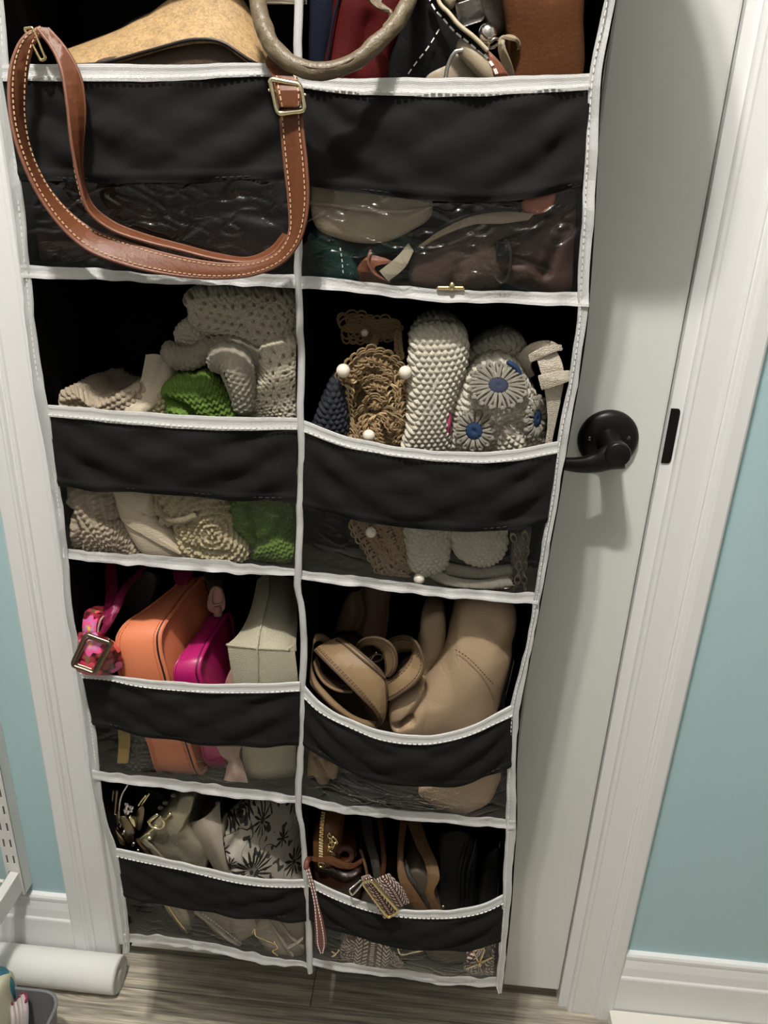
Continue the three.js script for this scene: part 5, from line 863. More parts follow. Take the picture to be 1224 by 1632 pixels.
{
  const o = boxBag('hot_pink_bag', 'glossy hot pink box-shaped bag between the coral bag and the cream pebbled bag',
    [...A5([800, 1060, 0.11], [730, 1045, 0.132], [705, 1000, 0.142], [690, 940, 0.146], [630, 790, 0.150], [575, 660, 0.150], [563, 600, 0.149], [578, 550, 0.142], [630, 480, 0.120], [690, 400, 0.088], [735, 330, 0.050]), ...A5([760, 420, 0.03], [800, 900, 0.03])],
    [...A5([850, 1060, 0.11], [820, 1050, 0.132], [800, 1000, 0.142], [785, 940, 0.146], [715, 780, 0.150], [676, 650, 0.150], [663, 600, 0.149], [672, 545, 0.142], [705, 470, 0.120], [752, 400, 0.088], [806, 325, 0.050]), ...A5([830, 420, 0.03], [880, 900, 0.03])], L.hotPink, mat([0.06, 0.006, 0.015], 0.4), null);
  settle(o);
}
{
  const o = thing('cream_pebbled_bag', 'cream pebbled leather bag with a centre seam at the right of the third-row left pocket', 'handbag');
  const rows = [A5([890, 1120, 0.120], [960, 1130, 0.126], [1030, 1125, 0.126], [1140, 1110, 0.118]), A5([885, 1060, 0.142], [950, 1080, 0.147], [1020, 1075, 0.147], [1145, 1060, 0.138]), A5([880, 900, 0.148], [940, 900, 0.152], [1000, 900, 0.152], [1150, 900, 0.145]),
    A5([848, 660, 0.150], [900, 665, 0.153], [960, 665, 0.154], [1060, 665, 0.152], [1150, 660, 0.147]), A5([825, 540, 0.149], [890, 545, 0.152], [958, 548, 0.153], [1060, 552, 0.151], [1140, 550, 0.146]), A5([812, 468, 0.148], [880, 476, 0.151], [955, 484, 0.152], [1030, 488, 0.151], [1100, 492, 0.147], [1130, 470, 0.142])];
  part(o, 'end_panel', patch(rows, { nu: 50, nv: 60, t: 0.003 }), L.bone);
  part(o, 'top_panel', patch([A5([810, 470, 0.147], [880, 478, 0.150], [955, 486, 0.151], [1030, 490, 0.150], [1104, 494, 0.146], [1142, 500, 0.140]), A5([860, 425, 0.132], [915, 424, 0.138], [965, 420, 0.140], [1030, 430, 0.138], [1090, 440, 0.134], [1140, 460, 0.130]), A5([905, 350, 0.108], [940, 340, 0.116], [982, 330, 0.118], [1035, 335, 0.116], [1090, 345, 0.112], [1146, 380, 0.108]), A5([935, 260, 0.078], [965, 240, 0.086], [1008, 235, 0.088], [1050, 240, 0.086], [1095, 250, 0.082], [1145, 290, 0.078]), A5([955, 160, 0.045], [985, 140, 0.048], [1010, 135, 0.050], [1050, 140, 0.048], [1100, 150, 0.046], [1150, 180, 0.042])], { nu: 60, nv: 60, t: 0.003 }), L.bone);
  { const e = toW(A5([811, 470, 0.1468], [860, 426, 0.1318], [905, 351, 0.1078], [935, 261, 0.0778], [956, 161, 0.0448])); part(o, 'left_panel', patch([e, e.map((p) => p.clone().add(V3(0.004, -0.05, -0.002))), e.map((p) => p.clone().add(V3(0.010, -0.12, -0.004)))], { nu: 40, nv: 24, t: 0.003 }), L.bone); }
  part(o, 'seam', tube(A5([962, 1110, 0.128], [956, 900, 0.1535], [958, 665, 0.1555], [957, 548, 0.1545], [955, 486, 0.1535], [965, 420, 0.142], [984, 330, 0.120], [1008, 235, 0.090], [1010, 140, 0.052]), 0.0009, { n: 120 }), L.bone);
  part(o, 'ridge', tube(A5([812, 470, 0.1475], [880, 478, 0.1505], [955, 486, 0.1515], [1030, 490, 0.1505], [1104, 494, 0.1465]), 0.0016), L.bone);
  settle(o);
}
{
  const o = thing('pale_pink_bag', 'pale pink bag with looped tab above and bow below, beside the hot pink bag', 'handbag');
  part(o, 'tab', soft(A5([722, 300], [735, 205], [752, 190], [780, 195], [793, 215], [800, 300], [765, 322]), { z: 0.086, depth: 0.006, bulge: 0.002, p: 5 }), L.palePink);
  part(o, 'tab_slot', tube(A5([740, 275, 0.0895], [742, 215, 0.0895], [762, 196, 0.0895], [782, 215, 0.0895], [784, 270, 0.0895], [762, 282, 0.0895]), 0.0012, { closed: true }), mat([0.40, 0.24, 0.15], 0.5));
  part(o, 'tab_post', new THREE.CylinderGeometry(0.004, 0.005, 0.012, 20).translate(...P(90 + 768 / 2.985, 870 + 305 / 2.985, 0.088).toArray()), L.palePink);
  part(o, 'strap', ribbon(A5([700, 130, 0.060], [715, 190, 0.075], [735, 240, 0.083]), A5([790, 150, 0.060], [790, 180, 0.075], [785, 230, 0.083]), { t: 0.003 }).geo, mat([0.035, 0.022, 0.02], 0.6));
  part(o, 'body', soft(A5([800, 660], [835, 580], [860, 560], [860, 900], [905, 1050], [860, 1100], [820, 1080], [780, 960]), { z: 0.132, depth: 0.08, bulge: 0.006 }), L.palePink);
  part(o, 'bow', patch([A5([765, 945, 0.148], [800, 950, 0.150], [880, 950, 0.148]), A5([790, 985, 0.150], [820, 985, 0.153], [868, 980, 0.150]), A5([830, 1020, 0.150], [845, 1015, 0.155], [870, 1020, 0.150]), A5([815, 1060, 0.150], [855, 1065, 0.154], [890, 1060, 0.150]), A5([805, 1105, 0.148], [850, 1112, 0.151], [912, 1115, 0.147])], { t: 0.003, f: (p) => 0.001 * noise(p.x * 90, p.y * 90, 3) }), mat([0.42, 0.29, 0.235], 0.5), 'pale pink bow');
  settle(o);
}
pen = [2, 'r'];
// ---------------------------------------------------------------- third row, right
{
  const o = thing('bronze_strap_bag', 'bronze-brown leather bag with stitched straps coiled at the left of the third-row right pocket', 'handbag');
  const strap = (name, a, b, opt = {}) => { const r = ribbon(B7(...a), B7(...b), { n: 90, t: 0.0034, ...opt }), s = part(o, name, r.geo, opt.mat || L.bronzeLeather); const fr = opt.fr || [0.14, 0.86]; const side = r.frames[45].nr.z > 0 ? 1 : -1; stuff(part(s, 'stitching', stitchRibbon(r, fr, { gap: 0.0038, len: 0.0024, r: 0.0004, side }), L.umberEdge)); for (const e of [0, 1]) part(s, 'edge', new THREE.TubeGeometry(new THREE.CatmullRomCurve3(r.frames.filter((_, i) => i % 3 === 0).map((f) => f.a.clone().addScaledVector(f.w, e))), 120, 0.0017, 8), opt.edge || L.umber); return s; };
  strap('wide_strap', [[120, 588, 0.128], [180, 650, 0.138], [260, 730, 0.148], [400, 870, 0.156], [540, 1010, 0.160], [640, 1110, 0.160], [690, 1190, 0.158], [690, 1240, 0.152], [650, 1262, 0.146]], [[335, 482, 0.112], [400, 520, 0.124], [480, 580, 0.134], [600, 680, 0.144], [700, 775, 0.150], [745, 860, 0.152], [752, 980, 0.154], [748, 1120, 0.152], [725, 1220, 0.144]], { fr: [0.09, 0.15, 0.80], bow: 0.0012 });
  part(o, 'piping', tube(B7([310, 500, 0.120], [400, 560, 0.132], [520, 655, 0.144], [640, 745, 0.152], [742, 832, 0.155]), 0.0012), L.umberEdge);
  part(o, 'rolled_handle', tube(B7([225, 505, 0.100], [180, 478, 0.110], [120, 486, 0.122], [75, 540, 0.132], [60, 640, 0.140], [72, 780, 0.146], [120, 890, 0.150], [210, 995, 0.154], [300, 1085, 0.157], [420, 1180, 0.156], [540, 1235, 0.152], [650, 1255, 0.146]), 0.0042, { n: 120, m: 16 }), L.bronzeLeather);
  part(o, 'handle_seam', tube(B7([66, 700, 0.1475], [104, 890, 0.154], [195, 1008, 0.158], [290, 1100, 0.161], [420, 1192, 0.160]), 0.0009), L.umberEdge);
  strap('inner_strap', [[110, 690, 0.128], [150, 800, 0.138], [220, 890, 0.146], [330, 950, 0.148], [460, 960, 0.140]], [[125, 640, 0.108], [170, 770, 0.118], [240, 850, 0.126], [340, 905, 0.130], [450, 920, 0.128]], { mat: L.umber, edge: L.bronzeLeather });
  strap('coiled_strap', [[485, 580, 0.116], [520, 520, 0.130], [590, 485, 0.140], [680, 482, 0.146], [770, 520, 0.150], [828, 590, 0.152], [845, 690, 0.152], [825, 770, 0.150], [770, 830, 0.144]], [[520, 575, 0.110], [560, 548, 0.120], [610, 540, 0.128], [670, 552, 0.134], [725, 600, 0.138], [748, 670, 0.140], [755, 740, 0.140], [750, 790, 0.138], [740, 820, 0.134]], { fr: [0.2, 0.88] });
  strap('coiled_strap', [[765, 512, 0.100], [840, 480, 0.112], [930, 470, 0.124], [1010, 510, 0.134], [1062, 610, 0.142], [1090, 730, 0.148], [1035, 850, 0.152], [910, 955, 0.152], [765, 1042, 0.146]], [[840, 612, 0.092], [890, 596, 0.102], [950, 590, 0.112], [990, 598, 0.120], [985, 650, 0.128], [945, 715, 0.136], [880, 780, 0.142], [820, 830, 0.144], [752, 868, 0.140]], { fr: [0.14, 0.86] });
  part(o, 'buckle_pin', tube(B7([610, 690, 0.118], [640, 640, 0.122], [665, 612, 0.122]), 0.0012), M.paleGold, 'gold buckle pin');
  part(o, 'pin_washer', ringGeo(480 + 665 / 5.564, 930 + 660 / 5.564, 0.112, 10, 0.0012, 0.4, 0.3), M.nickel);
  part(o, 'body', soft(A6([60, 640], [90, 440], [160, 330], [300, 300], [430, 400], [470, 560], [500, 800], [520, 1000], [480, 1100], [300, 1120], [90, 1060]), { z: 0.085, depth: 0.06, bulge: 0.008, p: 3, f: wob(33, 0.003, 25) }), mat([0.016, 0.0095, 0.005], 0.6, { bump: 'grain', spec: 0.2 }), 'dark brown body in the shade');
  settle(o);
}
{
  const o = thing('tan_crumpled_bag', 'tan crumpled leather bag end at the lower left of the third-row right window', 'handbag');
  part(o, 'body', soft(A6([70, 850], [130, 850], [200, 900], [232, 950], [200, 1000], [150, 1000], [120, 960], [75, 960]), { z: 0.135, depth: 0.06, bulge: 0.012, f: wob(71, 0.004, 50), creases: [[A6([140, 870], [160, 930], [200, 985]), 0.004, 0.008]] }), L.bronzeLeather);
  settle(o);
}
{
  const o = thing('brown_soft_bag', 'brown soft leather bag deep in the shade at the back of the third-row right pocket', 'handbag');
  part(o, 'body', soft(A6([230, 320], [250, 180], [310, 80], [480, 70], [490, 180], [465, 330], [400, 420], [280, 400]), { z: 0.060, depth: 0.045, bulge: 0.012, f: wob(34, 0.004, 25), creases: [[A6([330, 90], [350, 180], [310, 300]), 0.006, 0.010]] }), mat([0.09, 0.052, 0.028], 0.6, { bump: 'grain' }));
  part(o, 'seam', tube(A6([470, 90, 0.072], [472, 200, 0.074], [455, 320, 0.074]), 0.001), L.umberEdge);
  settle(o);
}
{
  const o = thing('camel_tote', 'large camel pebbled leather tote folded over at the right of the third-row right pocket', 'tote bag');
  part(o, 'body', soft(A6([560, 640], [620, 560], [690, 455], [745, 370], [790, 230], [830, 140], [960, 110], [1075, 160], [1065, 400], [1030, 550], [985, 690], [900, 800], [700, 820], [580, 790], [560, 720]), { z: 0.118, depth: 0.095, bulge: 0.030, p: 2.1, m: 160, rings: 34, f: wob(35, 0.002, 18), c: [460 + 800 / 2.985, 910 + 560 / 2.985], creases: [[A6([960, 220], [1040, 330]), 0.010, 0.004]] }), L.camel);
  part(o, 'fold', soft(A6([478, 700], [480, 645], [515, 600], [570, 570], [650, 540], [695, 620], [685, 740], [620, 805], [540, 795], [490, 750]), { z: 0.132, depth: 0.08, bulge: 0.014, p: 2.2, c: [460 + 560 / 2.985, 910 + 650 / 2.985], creases: [[A6([518, 716], [545, 700], [580, 678]), 0.0038, 0.016], [A6([580, 678], [640, 600], [690, 520]), 0.005, 0.006]] }), L.camel);
  part(o, 'back_panel', soft(A6([600, 420], [625, 330], [640, 220], [730, 190], [740, 380], [700, 450], [650, 520]), { z: 0.105, depth: 0.06, bulge: 0.012, f: wob(36, 0.002, 25) }), L.camel);
  stuff(part(o, 'stitching', stitchLine(A6([790, 372, 0.146], [850, 410, 0.1495], [920, 480, 0.150], [975, 540, 0.147]), { gap: 0.0036, len: 0.002, r: 0.0004 }), L.umber));
  part(o, 'lower_body', soft(A6([610, 1050], [680, 980], [990, 930], [1015, 960], [975, 1060], [880, 1120], [800, 1140], [720, 1120], [660, 1090]), { z: 0.140, depth: 0.08, bulge: 0.014, p: 2.6, f: wob(37, 0.004, 40) }), L.camel);
  settle(o);
}
{
  const o = thing('black_slim_bag', 'slim black bag with pale edge, squeezed right of the camel tote in the third-row pocket', 'handbag');
  part(o, 'body', soft(A6([1010, 620], [1050, 450], [1085, 380], [1090, 560], [1060, 680], [1020, 740]), { z: 0.125, depth: 0.1, bulge: 0.004 }), L.black);
  part(o, 'edge', tube(A6([1078, 430, 0.134], [1072, 520, 0.136], [1062, 610, 0.136]), 0.0012), L.beige, 'pale edge');
  settle(o);
}
pen = [3, 'l'];
// ---------------------------------------------------------------- fourth row, left
{
  const o = thing('chain_strap_bag', 'black bag under a heap of gold and silver strap pieces in the fourth-row left pocket', 'handbag');
  part(o, 'body', soft(A7([110, 330], [150, 200], [260, 120], [350, 130], [420, 180], [330, 300], [290, 400], [370, 520], [300, 700], [250, 860], [220, 700], [180, 480]), { z: 0.105, depth: 0.08, bulge: 0.006, p: 3, c: [140 + 260 / 3.308, 1220 + 380 / 3.308] }), L.black);
  for (const [a, r, z, m] of [[B8([110, 540], [125, 350], [150, 150]), 0.0022, 0.140, M.nickel], [B8([150, 560], [170, 350], [188, 150]), 0.0022, 0.142, M.nickel], [B8([310, 80], [250, 180], [220, 300], [215, 430], [232, 560]), 0.0016, 0.142, M.silver], [B8([440, 310], [470, 260], [520, 200]), 0.0014, 0.138, M.paleGold], [B8([470, 320], [500, 270], [560, 180]), 0.0014, 0.136, M.paleGold]]) part(o, 'bar', tube(a, r, { z, n: 30 }), m);
  for (const [p, z, m] of [[[[110, 570], [165, 580], [285, 770], [220, 750]], 0.150, M.paleGold], [[[230, 440], [300, 450], [390, 640], [320, 660]], 0.148, M.nickel], [[[330, 440], [385, 470], [400, 560], [350, 500]], 0.150, M.paleGold], [[[400, 440], [470, 320], [500, 330], [450, 600], [400, 560]], 0.140, M.nickel], [[[270, 640], [330, 610], [380, 720], [320, 740]], 0.146, M.nickel], [[[120, 420], [190, 420], [200, 540], [110, 560]], 0.144, M.nickel]]) part(o, 'metal_plate', soft(B8(...p), { z, depth: 0.005, bulge: 0.0012, p: 5, m: 60, rings: 10 }), m);
  part(o, 'crystals', mergeGeometries(Array.from({ length: 16 }, (_, i) => { const q = P(160 + (280 + 95 * hash(i, 1, 2)) / 7.2, 1240 + (300 + 110 * hash(i, 2, 2)) / 7.2, 0.143); return new THREE.IcosahedronGeometry(0.0021 + 0.001 * hash(i, 3, 1), 0).translate(q.x, q.y, q.z); })), M.silver, 'small crystals');
  for (const [x, y, z] of [[375, 760, 0.152], [425, 840, 0.152], [265, 625, 0.150], [235, 530, 0.147]]) part(o, 'stud', new THREE.CapsuleGeometry(0.0018, 0.004, 6, 12).rotateZ(-0.5).translate(...P(160 + x / 7.2, 1240 + y / 7.2, z).toArray()), M.silver);
  part(o, 'side_gusset', ribbon(B8([400, 700, 0.140], [480, 800, 0.146], [570, 920, 0.148]), B8([460, 690, 0.142], [560, 800, 0.148], [660, 930, 0.150]), { t: 0.004 }).geo, L.umber);
  settle(o);
}
{
  const o = thing('gold_pouch', 'crinkled gold metallic leather pouch with a pale gold D-ring, fourth-row left pocket', 'pouch');
  part(o, 'body', soft(B8([462, 700], [560, 610], [640, 500], [740, 410], [860, 290], [930, 200], [1080, 190], [1010, 460], [1080, 620], [1200, 780], [1240, 1000], [900, 1020], [700, 940], [580, 820]), { z: 0.136, depth: 0.10, bulge: 0.012, p: 3, f: add(wob(41, 0.002, 45), wob(42, 0.0012, 90)), c: [160 + 860 / 7.2, 1240 + 680 / 7.2] }), L.goldLeather);
  part(o, 'zip_edge', ribbon(B8([455, 705, 0.147], [540, 790, 0.152], [640, 900, 0.154], [710, 980, 0.152]), B8([500, 690, 0.150], [580, 760, 0.154], [680, 870, 0.156], [760, 960, 0.154]), { t: 0.004 }).geo, L.goldLeather);
  part(o, 'top_edge', tube(B8([470, 690, 0.150], [560, 615, 0.152], [700, 500, 0.152], [800, 410, 0.150]), 0.0022), M.paleGold, 'pale gold edge');
  for (const [x, y] of [[560, 685], [840, 200], [745, 285], [690, 340]]) part(o, 'scalloped_stud', new THREE.SphereGeometry(0.0036, 14, 10).scale(1, 0.7, 0.7).translate(...P(160 + x / 7.2, 1240 + y / 7.2, x < 600 ? 0.154 : 0.130).toArray()), x < 600 ? M.paleGold : L.goldLeather);
  const c = P(160 + 645 / 7.2, 1240 + 510 / 7.2, 0.158);
  part(o, 'd_ring', new THREE.TorusGeometry(0.0092, 0.0016, 12, 40, Math.PI * 1.25).rotateZ(-Math.PI * 0.97).translate(c.x, c.y, c.z), M.paleGold, 'pale gold D-ring');
  part(o, 'd_ring_bar', tube(B8([556, 500, 0.158], [600, 460, 0.1595], [650, 420, 0.158]), 0.0022), M.paleGold);
  part(o, 'd_ring_tab', ribbon(B8([590, 530, 0.154], [640, 470, 0.157], [690, 430, 0.154]), B8([640, 590, 0.154], [690, 530, 0.157], [720, 480, 0.154]), { t: 0.003 }).geo, L.goldLeather);
  part(o, 'lower_body', soft(A7([400, 720], [440, 690], [520, 750], [545, 860], [520, 885], [470, 820]), { z: 0.142, depth: 0.05, bulge: 0.006 }), L.goldLeather);
  part(o, 'zipper', tube(A7([425, 740, 0.152], [470, 810, 0.153], [525, 880, 0.151]), 0.0012), M.gold, 'gold zipper');
  settle(o);
}
{
  const o = thing('ivory_clutch', 'smooth ivory flap clutch standing between the gold pouch and the floral pouch, fourth row', 'clutch');
  part(o, 'front', patch([A7([523, 278, 0.120], [570, 290, 0.134], [630, 260, 0.138], [690, 190, 0.122]), A7([560, 350, 0.130], [610, 350, 0.142], [660, 340, 0.146], [700, 300, 0.138]), A7([620, 440, 0.138], [660, 440, 0.146], [690, 430, 0.150], [715, 420, 0.148]), A7([690, 560, 0.142], [710, 560, 0.148], [735, 560, 0.150], [750, 560, 0.150]), A7([740, 700, 0.142], [760, 720, 0.148], [790, 730, 0.150], [850, 730, 0.146]), A7([740, 900, 0.134], [790, 920, 0.140], [830, 900, 0.142], [900, 860, 0.140])], { t: 0.004 }), L.ivory);
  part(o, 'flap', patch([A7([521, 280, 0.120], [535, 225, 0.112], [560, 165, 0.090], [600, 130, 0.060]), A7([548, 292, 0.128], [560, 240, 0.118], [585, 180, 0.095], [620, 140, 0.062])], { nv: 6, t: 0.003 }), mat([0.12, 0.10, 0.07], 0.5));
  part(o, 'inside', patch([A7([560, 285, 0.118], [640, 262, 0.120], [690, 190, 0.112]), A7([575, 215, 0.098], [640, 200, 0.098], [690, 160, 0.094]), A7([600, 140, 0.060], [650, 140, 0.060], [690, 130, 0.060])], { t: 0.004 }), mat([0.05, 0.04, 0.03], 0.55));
  part(o, 'back', patch([A7([690, 190, 0.118], [700, 300, 0.130], [740, 560, 0.140], [780, 700, 0.140]), A7([700, 160, 0.080], [720, 300, 0.080], [760, 500, 0.080], [800, 600, 0.080]), A7([700, 140, 0.050], [730, 280, 0.050], [770, 450, 0.050], [800, 500, 0.050])], { t: 0.004 }), L.ivory);
  part(o, 'lower_edge', tube(A7([570, 770, 0.148], [660, 840, 0.151], [740, 910, 0.150], [800, 945, 0.146]), 0.003), L.ivory);
  stuff(part(o, 'stitching', stitchLine(A7([600, 780, 0.151], [690, 845, 0.154], [790, 925, 0.151]), { gap: 0.004, len: 0.0026 }), M.thread));
  part(o, 'lower_panel', soft(A7([560, 700], [700, 700], [860, 760], [830, 900], [780, 945], [700, 900], [620, 820]), { z: 0.136, depth: 0.05, bulge: 0.008 }), L.ivory);
  settle(o);
}
{
  const o = thing('floral_print_pouch', 'white fabric pouch with a black botanical print at the right of the fourth-row left pocket', 'pouch');
  part(o, 'body', soft(A7([690, 330, 0.132], [720, 290, 0.128], [790, 250, 0.118], [860, 200, 0.105], [1000, 170, 0.080], [1120, 180, 0.066], [1160, 400, 0.074], [1160, 640, 0.090], [1000, 670, 0.114], [820, 650, 0.132], [725, 570, 0.138], [708, 460, 0.138], [690, 390, 0.135]), { z: 0.124, depth: 0.055, bulge: 0.020, p: 2.2, m: 160, rings: 32, f: wob(44, 0.003, 30), creases: [[A7([700, 410], [760, 395], [820, 330]), 0.006, 0.005], [A7([740, 510], [800, 490], [850, 520]), 0.006, 0.004]] }), L.mono);
  { const g = o.children[0].geometry, c = P(140 + 985 / 3.308, 1220 + 460 / 3.308, 0.15), uv = g.attributes.uv; for (let i = 0; i < uv.count; i++) uv.setXY(i, uv.getX(i) - c.x + 0.66 * 0.12 - 0.08, uv.getY(i) - c.y + 0.42 * 0.12 + 0.05); }
  part(o, 'zip_end', soft(A7([684, 390], [692, 310], [715, 300], [722, 360], [705, 395]), { z: 0.139, depth: 0.02, bulge: 0.004 }), L.ivory);
  settle(o);
}
{
  const o = thing('champagne_zip_pouch', 'champagne zip pouch with a gold clasp at the right of the fourth-row left window', 'pouch');
  part(o, 'body', soft(A7([870, 840], [930, 800], [1150, 800], [1155, 930], [1120, 1010], [1030, 1020], [960, 970], [900, 900]), { z: 0.138, depth: 0.07, bulge: 0.012, p: 2.6, f: wob(46, 0.002, 40) }), L.ivory);
  for (const p of [A7([950, 810, 0.150], [1010, 900, 0.155], [1080, 1000, 0.152]), A7([1000, 810, 0.151], [1070, 900, 0.156], [1140, 960, 0.152]), A7([1060, 960, 0.155], [1110, 930, 0.155], [1148, 900, 0.152])]) part(o, 'zip_ridge', tube(p, 0.0022), mat([0.26, 0.225, 0.17], 0.5));
  part(o, 'clasp', tube(A7([868, 880, 0.157], [880, 860, 0.158], [885, 895, 0.159], [940, 920, 0.159], [985, 940, 0.158]), 0.0011), M.gold, 'gold clasp');
  part(o, 'clasp_hook', tube(A7([985, 930, 0.158], [1000, 960, 0.159], [975, 975, 0.159], [1000, 1000, 0.158]), 0.0014), M.gold, 'gold hook');
  settle(o);
}
pen = [3, 'r'];
// ---------------------------------------------------------------- fourth row, right
{
  const o = thing('brown_zip_pouch', 'brown leather zip pouch with gold zipper, charm chain and hanging wristlet, fourth-row right pocket', 'pouch');
  part(o, 'body', soft(A8([68, 330], [75, 220], [110, 150], [170, 110], [235, 150], [235, 300], [200, 345], [120, 350]), { z: 0.118, depth: 0.09, bulge: 0.020, p: 2.4 }), mat([0.15, 0.062, 0.022], 0.38, { bump: 'grain' }));
  part(o, 'lower_body', soft(A8([75, 330], [160, 335], [260, 375], [345, 380], [350, 430], [330, 540], [200, 560], [100, 520]), { z: 0.124, depth: 0.09, bulge: 0.016 }), mat([0.028, 0.010, 0.006], 0.4, { bump: 'grain' }));
  { const out = []; const cv = new THREE.CatmullRomCurve3(toW(A8([150, 80, 0.112], [142, 150, 0.128], [138, 230, 0.138], [137, 320, 0.140]))); for (let i = 0; i < 30; i++) { const p = cv.getPointAt(i / 29); out.push(new RoundedBoxGeometry(0.0056, 0.0014, 0.0022, 1, 0.0005).rotateZ(i % 2 ? 0.12 : -0.12).translate(p.x, p.y, p.z)); } stuff(part(o, 'zipper', mergeGeometries(out), M.gold, 'gold zipper teeth')); }
  { const p = P(470 + 138 / 3.308, 1270 + 356 / 3.308, 0.146); part(o, 'zip_pull', new THREE.TorusGeometry(0.0042, 0.0018, 12, 28).translate(p.x, p.y, p.z), M.gold, 'gold ring pull'); }
  part(o, 'charm_chain', mergeGeometries([chainGeo(A8([180, 195], [190, 240], [180, 280], [205, 305]), 0.142, { link: 0.005 }), chainGeo(A8([200, 215], [212, 240], [200, 270]), 0.146, { link: 0.007, r: 0.0012 })]), M.gold, 'gold charm chain');
  part(o, 'strap', ribbon(A8([70, 330, 0.142], [120, 345, 0.146], [170, 345, 0.149], [230, 372, 0.150], [300, 378, 0.147], [348, 352, 0.138]), A8([75, 305, 0.138], [120, 320, 0.143], [185, 312, 0.147], [250, 340, 0.148], [310, 350, 0.144], [352, 325, 0.134]), { t: 0.003 }).geo, L.brown);
  const w = ribbon(A8([58, 372, 0.176], [78, 460, 0.182], [98, 560, 0.187], [106, 680, 0.191], [110, 770, 0.191], [135, 820, 0.190]), A8([78, 372, 0.176], [105, 470, 0.182], [130, 580, 0.187], [152, 660, 0.191], [168, 770, 0.191], [150, 818, 0.190]), { n: 80, t: 0.0035 });
  const wp = part(o, 'wristlet', w.geo, L.redBrown, 'red-brown wristlet strap'); stuff(part(wp, 'stitching', stitchRibbon(w, [0.22, 0.78], { gap: 0.0042, len: 0.0026, r: 0.00045, side: w.frames[50].nr.z > 0 ? 1 : -1 }), M.thread, 'white stitching'));
  part(wp, 'strap_fold', tube(A8([58, 372, 0.176], [64, 340, 0.171], [80, 325, 0.150]), 0.0032), L.redBrown);
  settle(o);
}
{
  const o = thing('brown_tube_case', 'small glossy brown leather roll with an open end, beside the gold zipper pouch', 'case');
  const a = P(470 + 262 / 3.308, 1270 + 315 / 3.308, 0.134), b = P(470 + 262 / 3.308, 1270 + 160 / 3.308, 0.06), d = b.clone().sub(a), Ln = d.length();
  const g = new THREE.LatheGeometry([[0.006, 0.02], [0.006, 0.001], [0.0072, 0], [0.011, 0.001], [0.0132, 0.004], [0.0138, 0.02], [0.0138, Ln], [0, Ln]].map(([x, y]) => new THREE.Vector2(x, y)), 40);
  part(o, 'body', g.applyQuaternion(new THREE.Quaternion().setFromUnitVectors(V3(0, 1, 0), d.clone().normalize())).translate(a.x, a.y, a.z), mat([0.085, 0.025, 0.009], 0.3, { bump: 'grain', coat: 0.3 }));
  part(o, 'seam', new THREE.TubeGeometry(new THREE.LineCurve3(a.clone().add(V3(0.0138, 0.003, 0)), b.clone().add(V3(0.0138, 0.003, 0))), 8, 0.0009, 6), L.umberEdge);
  settle(o);
}
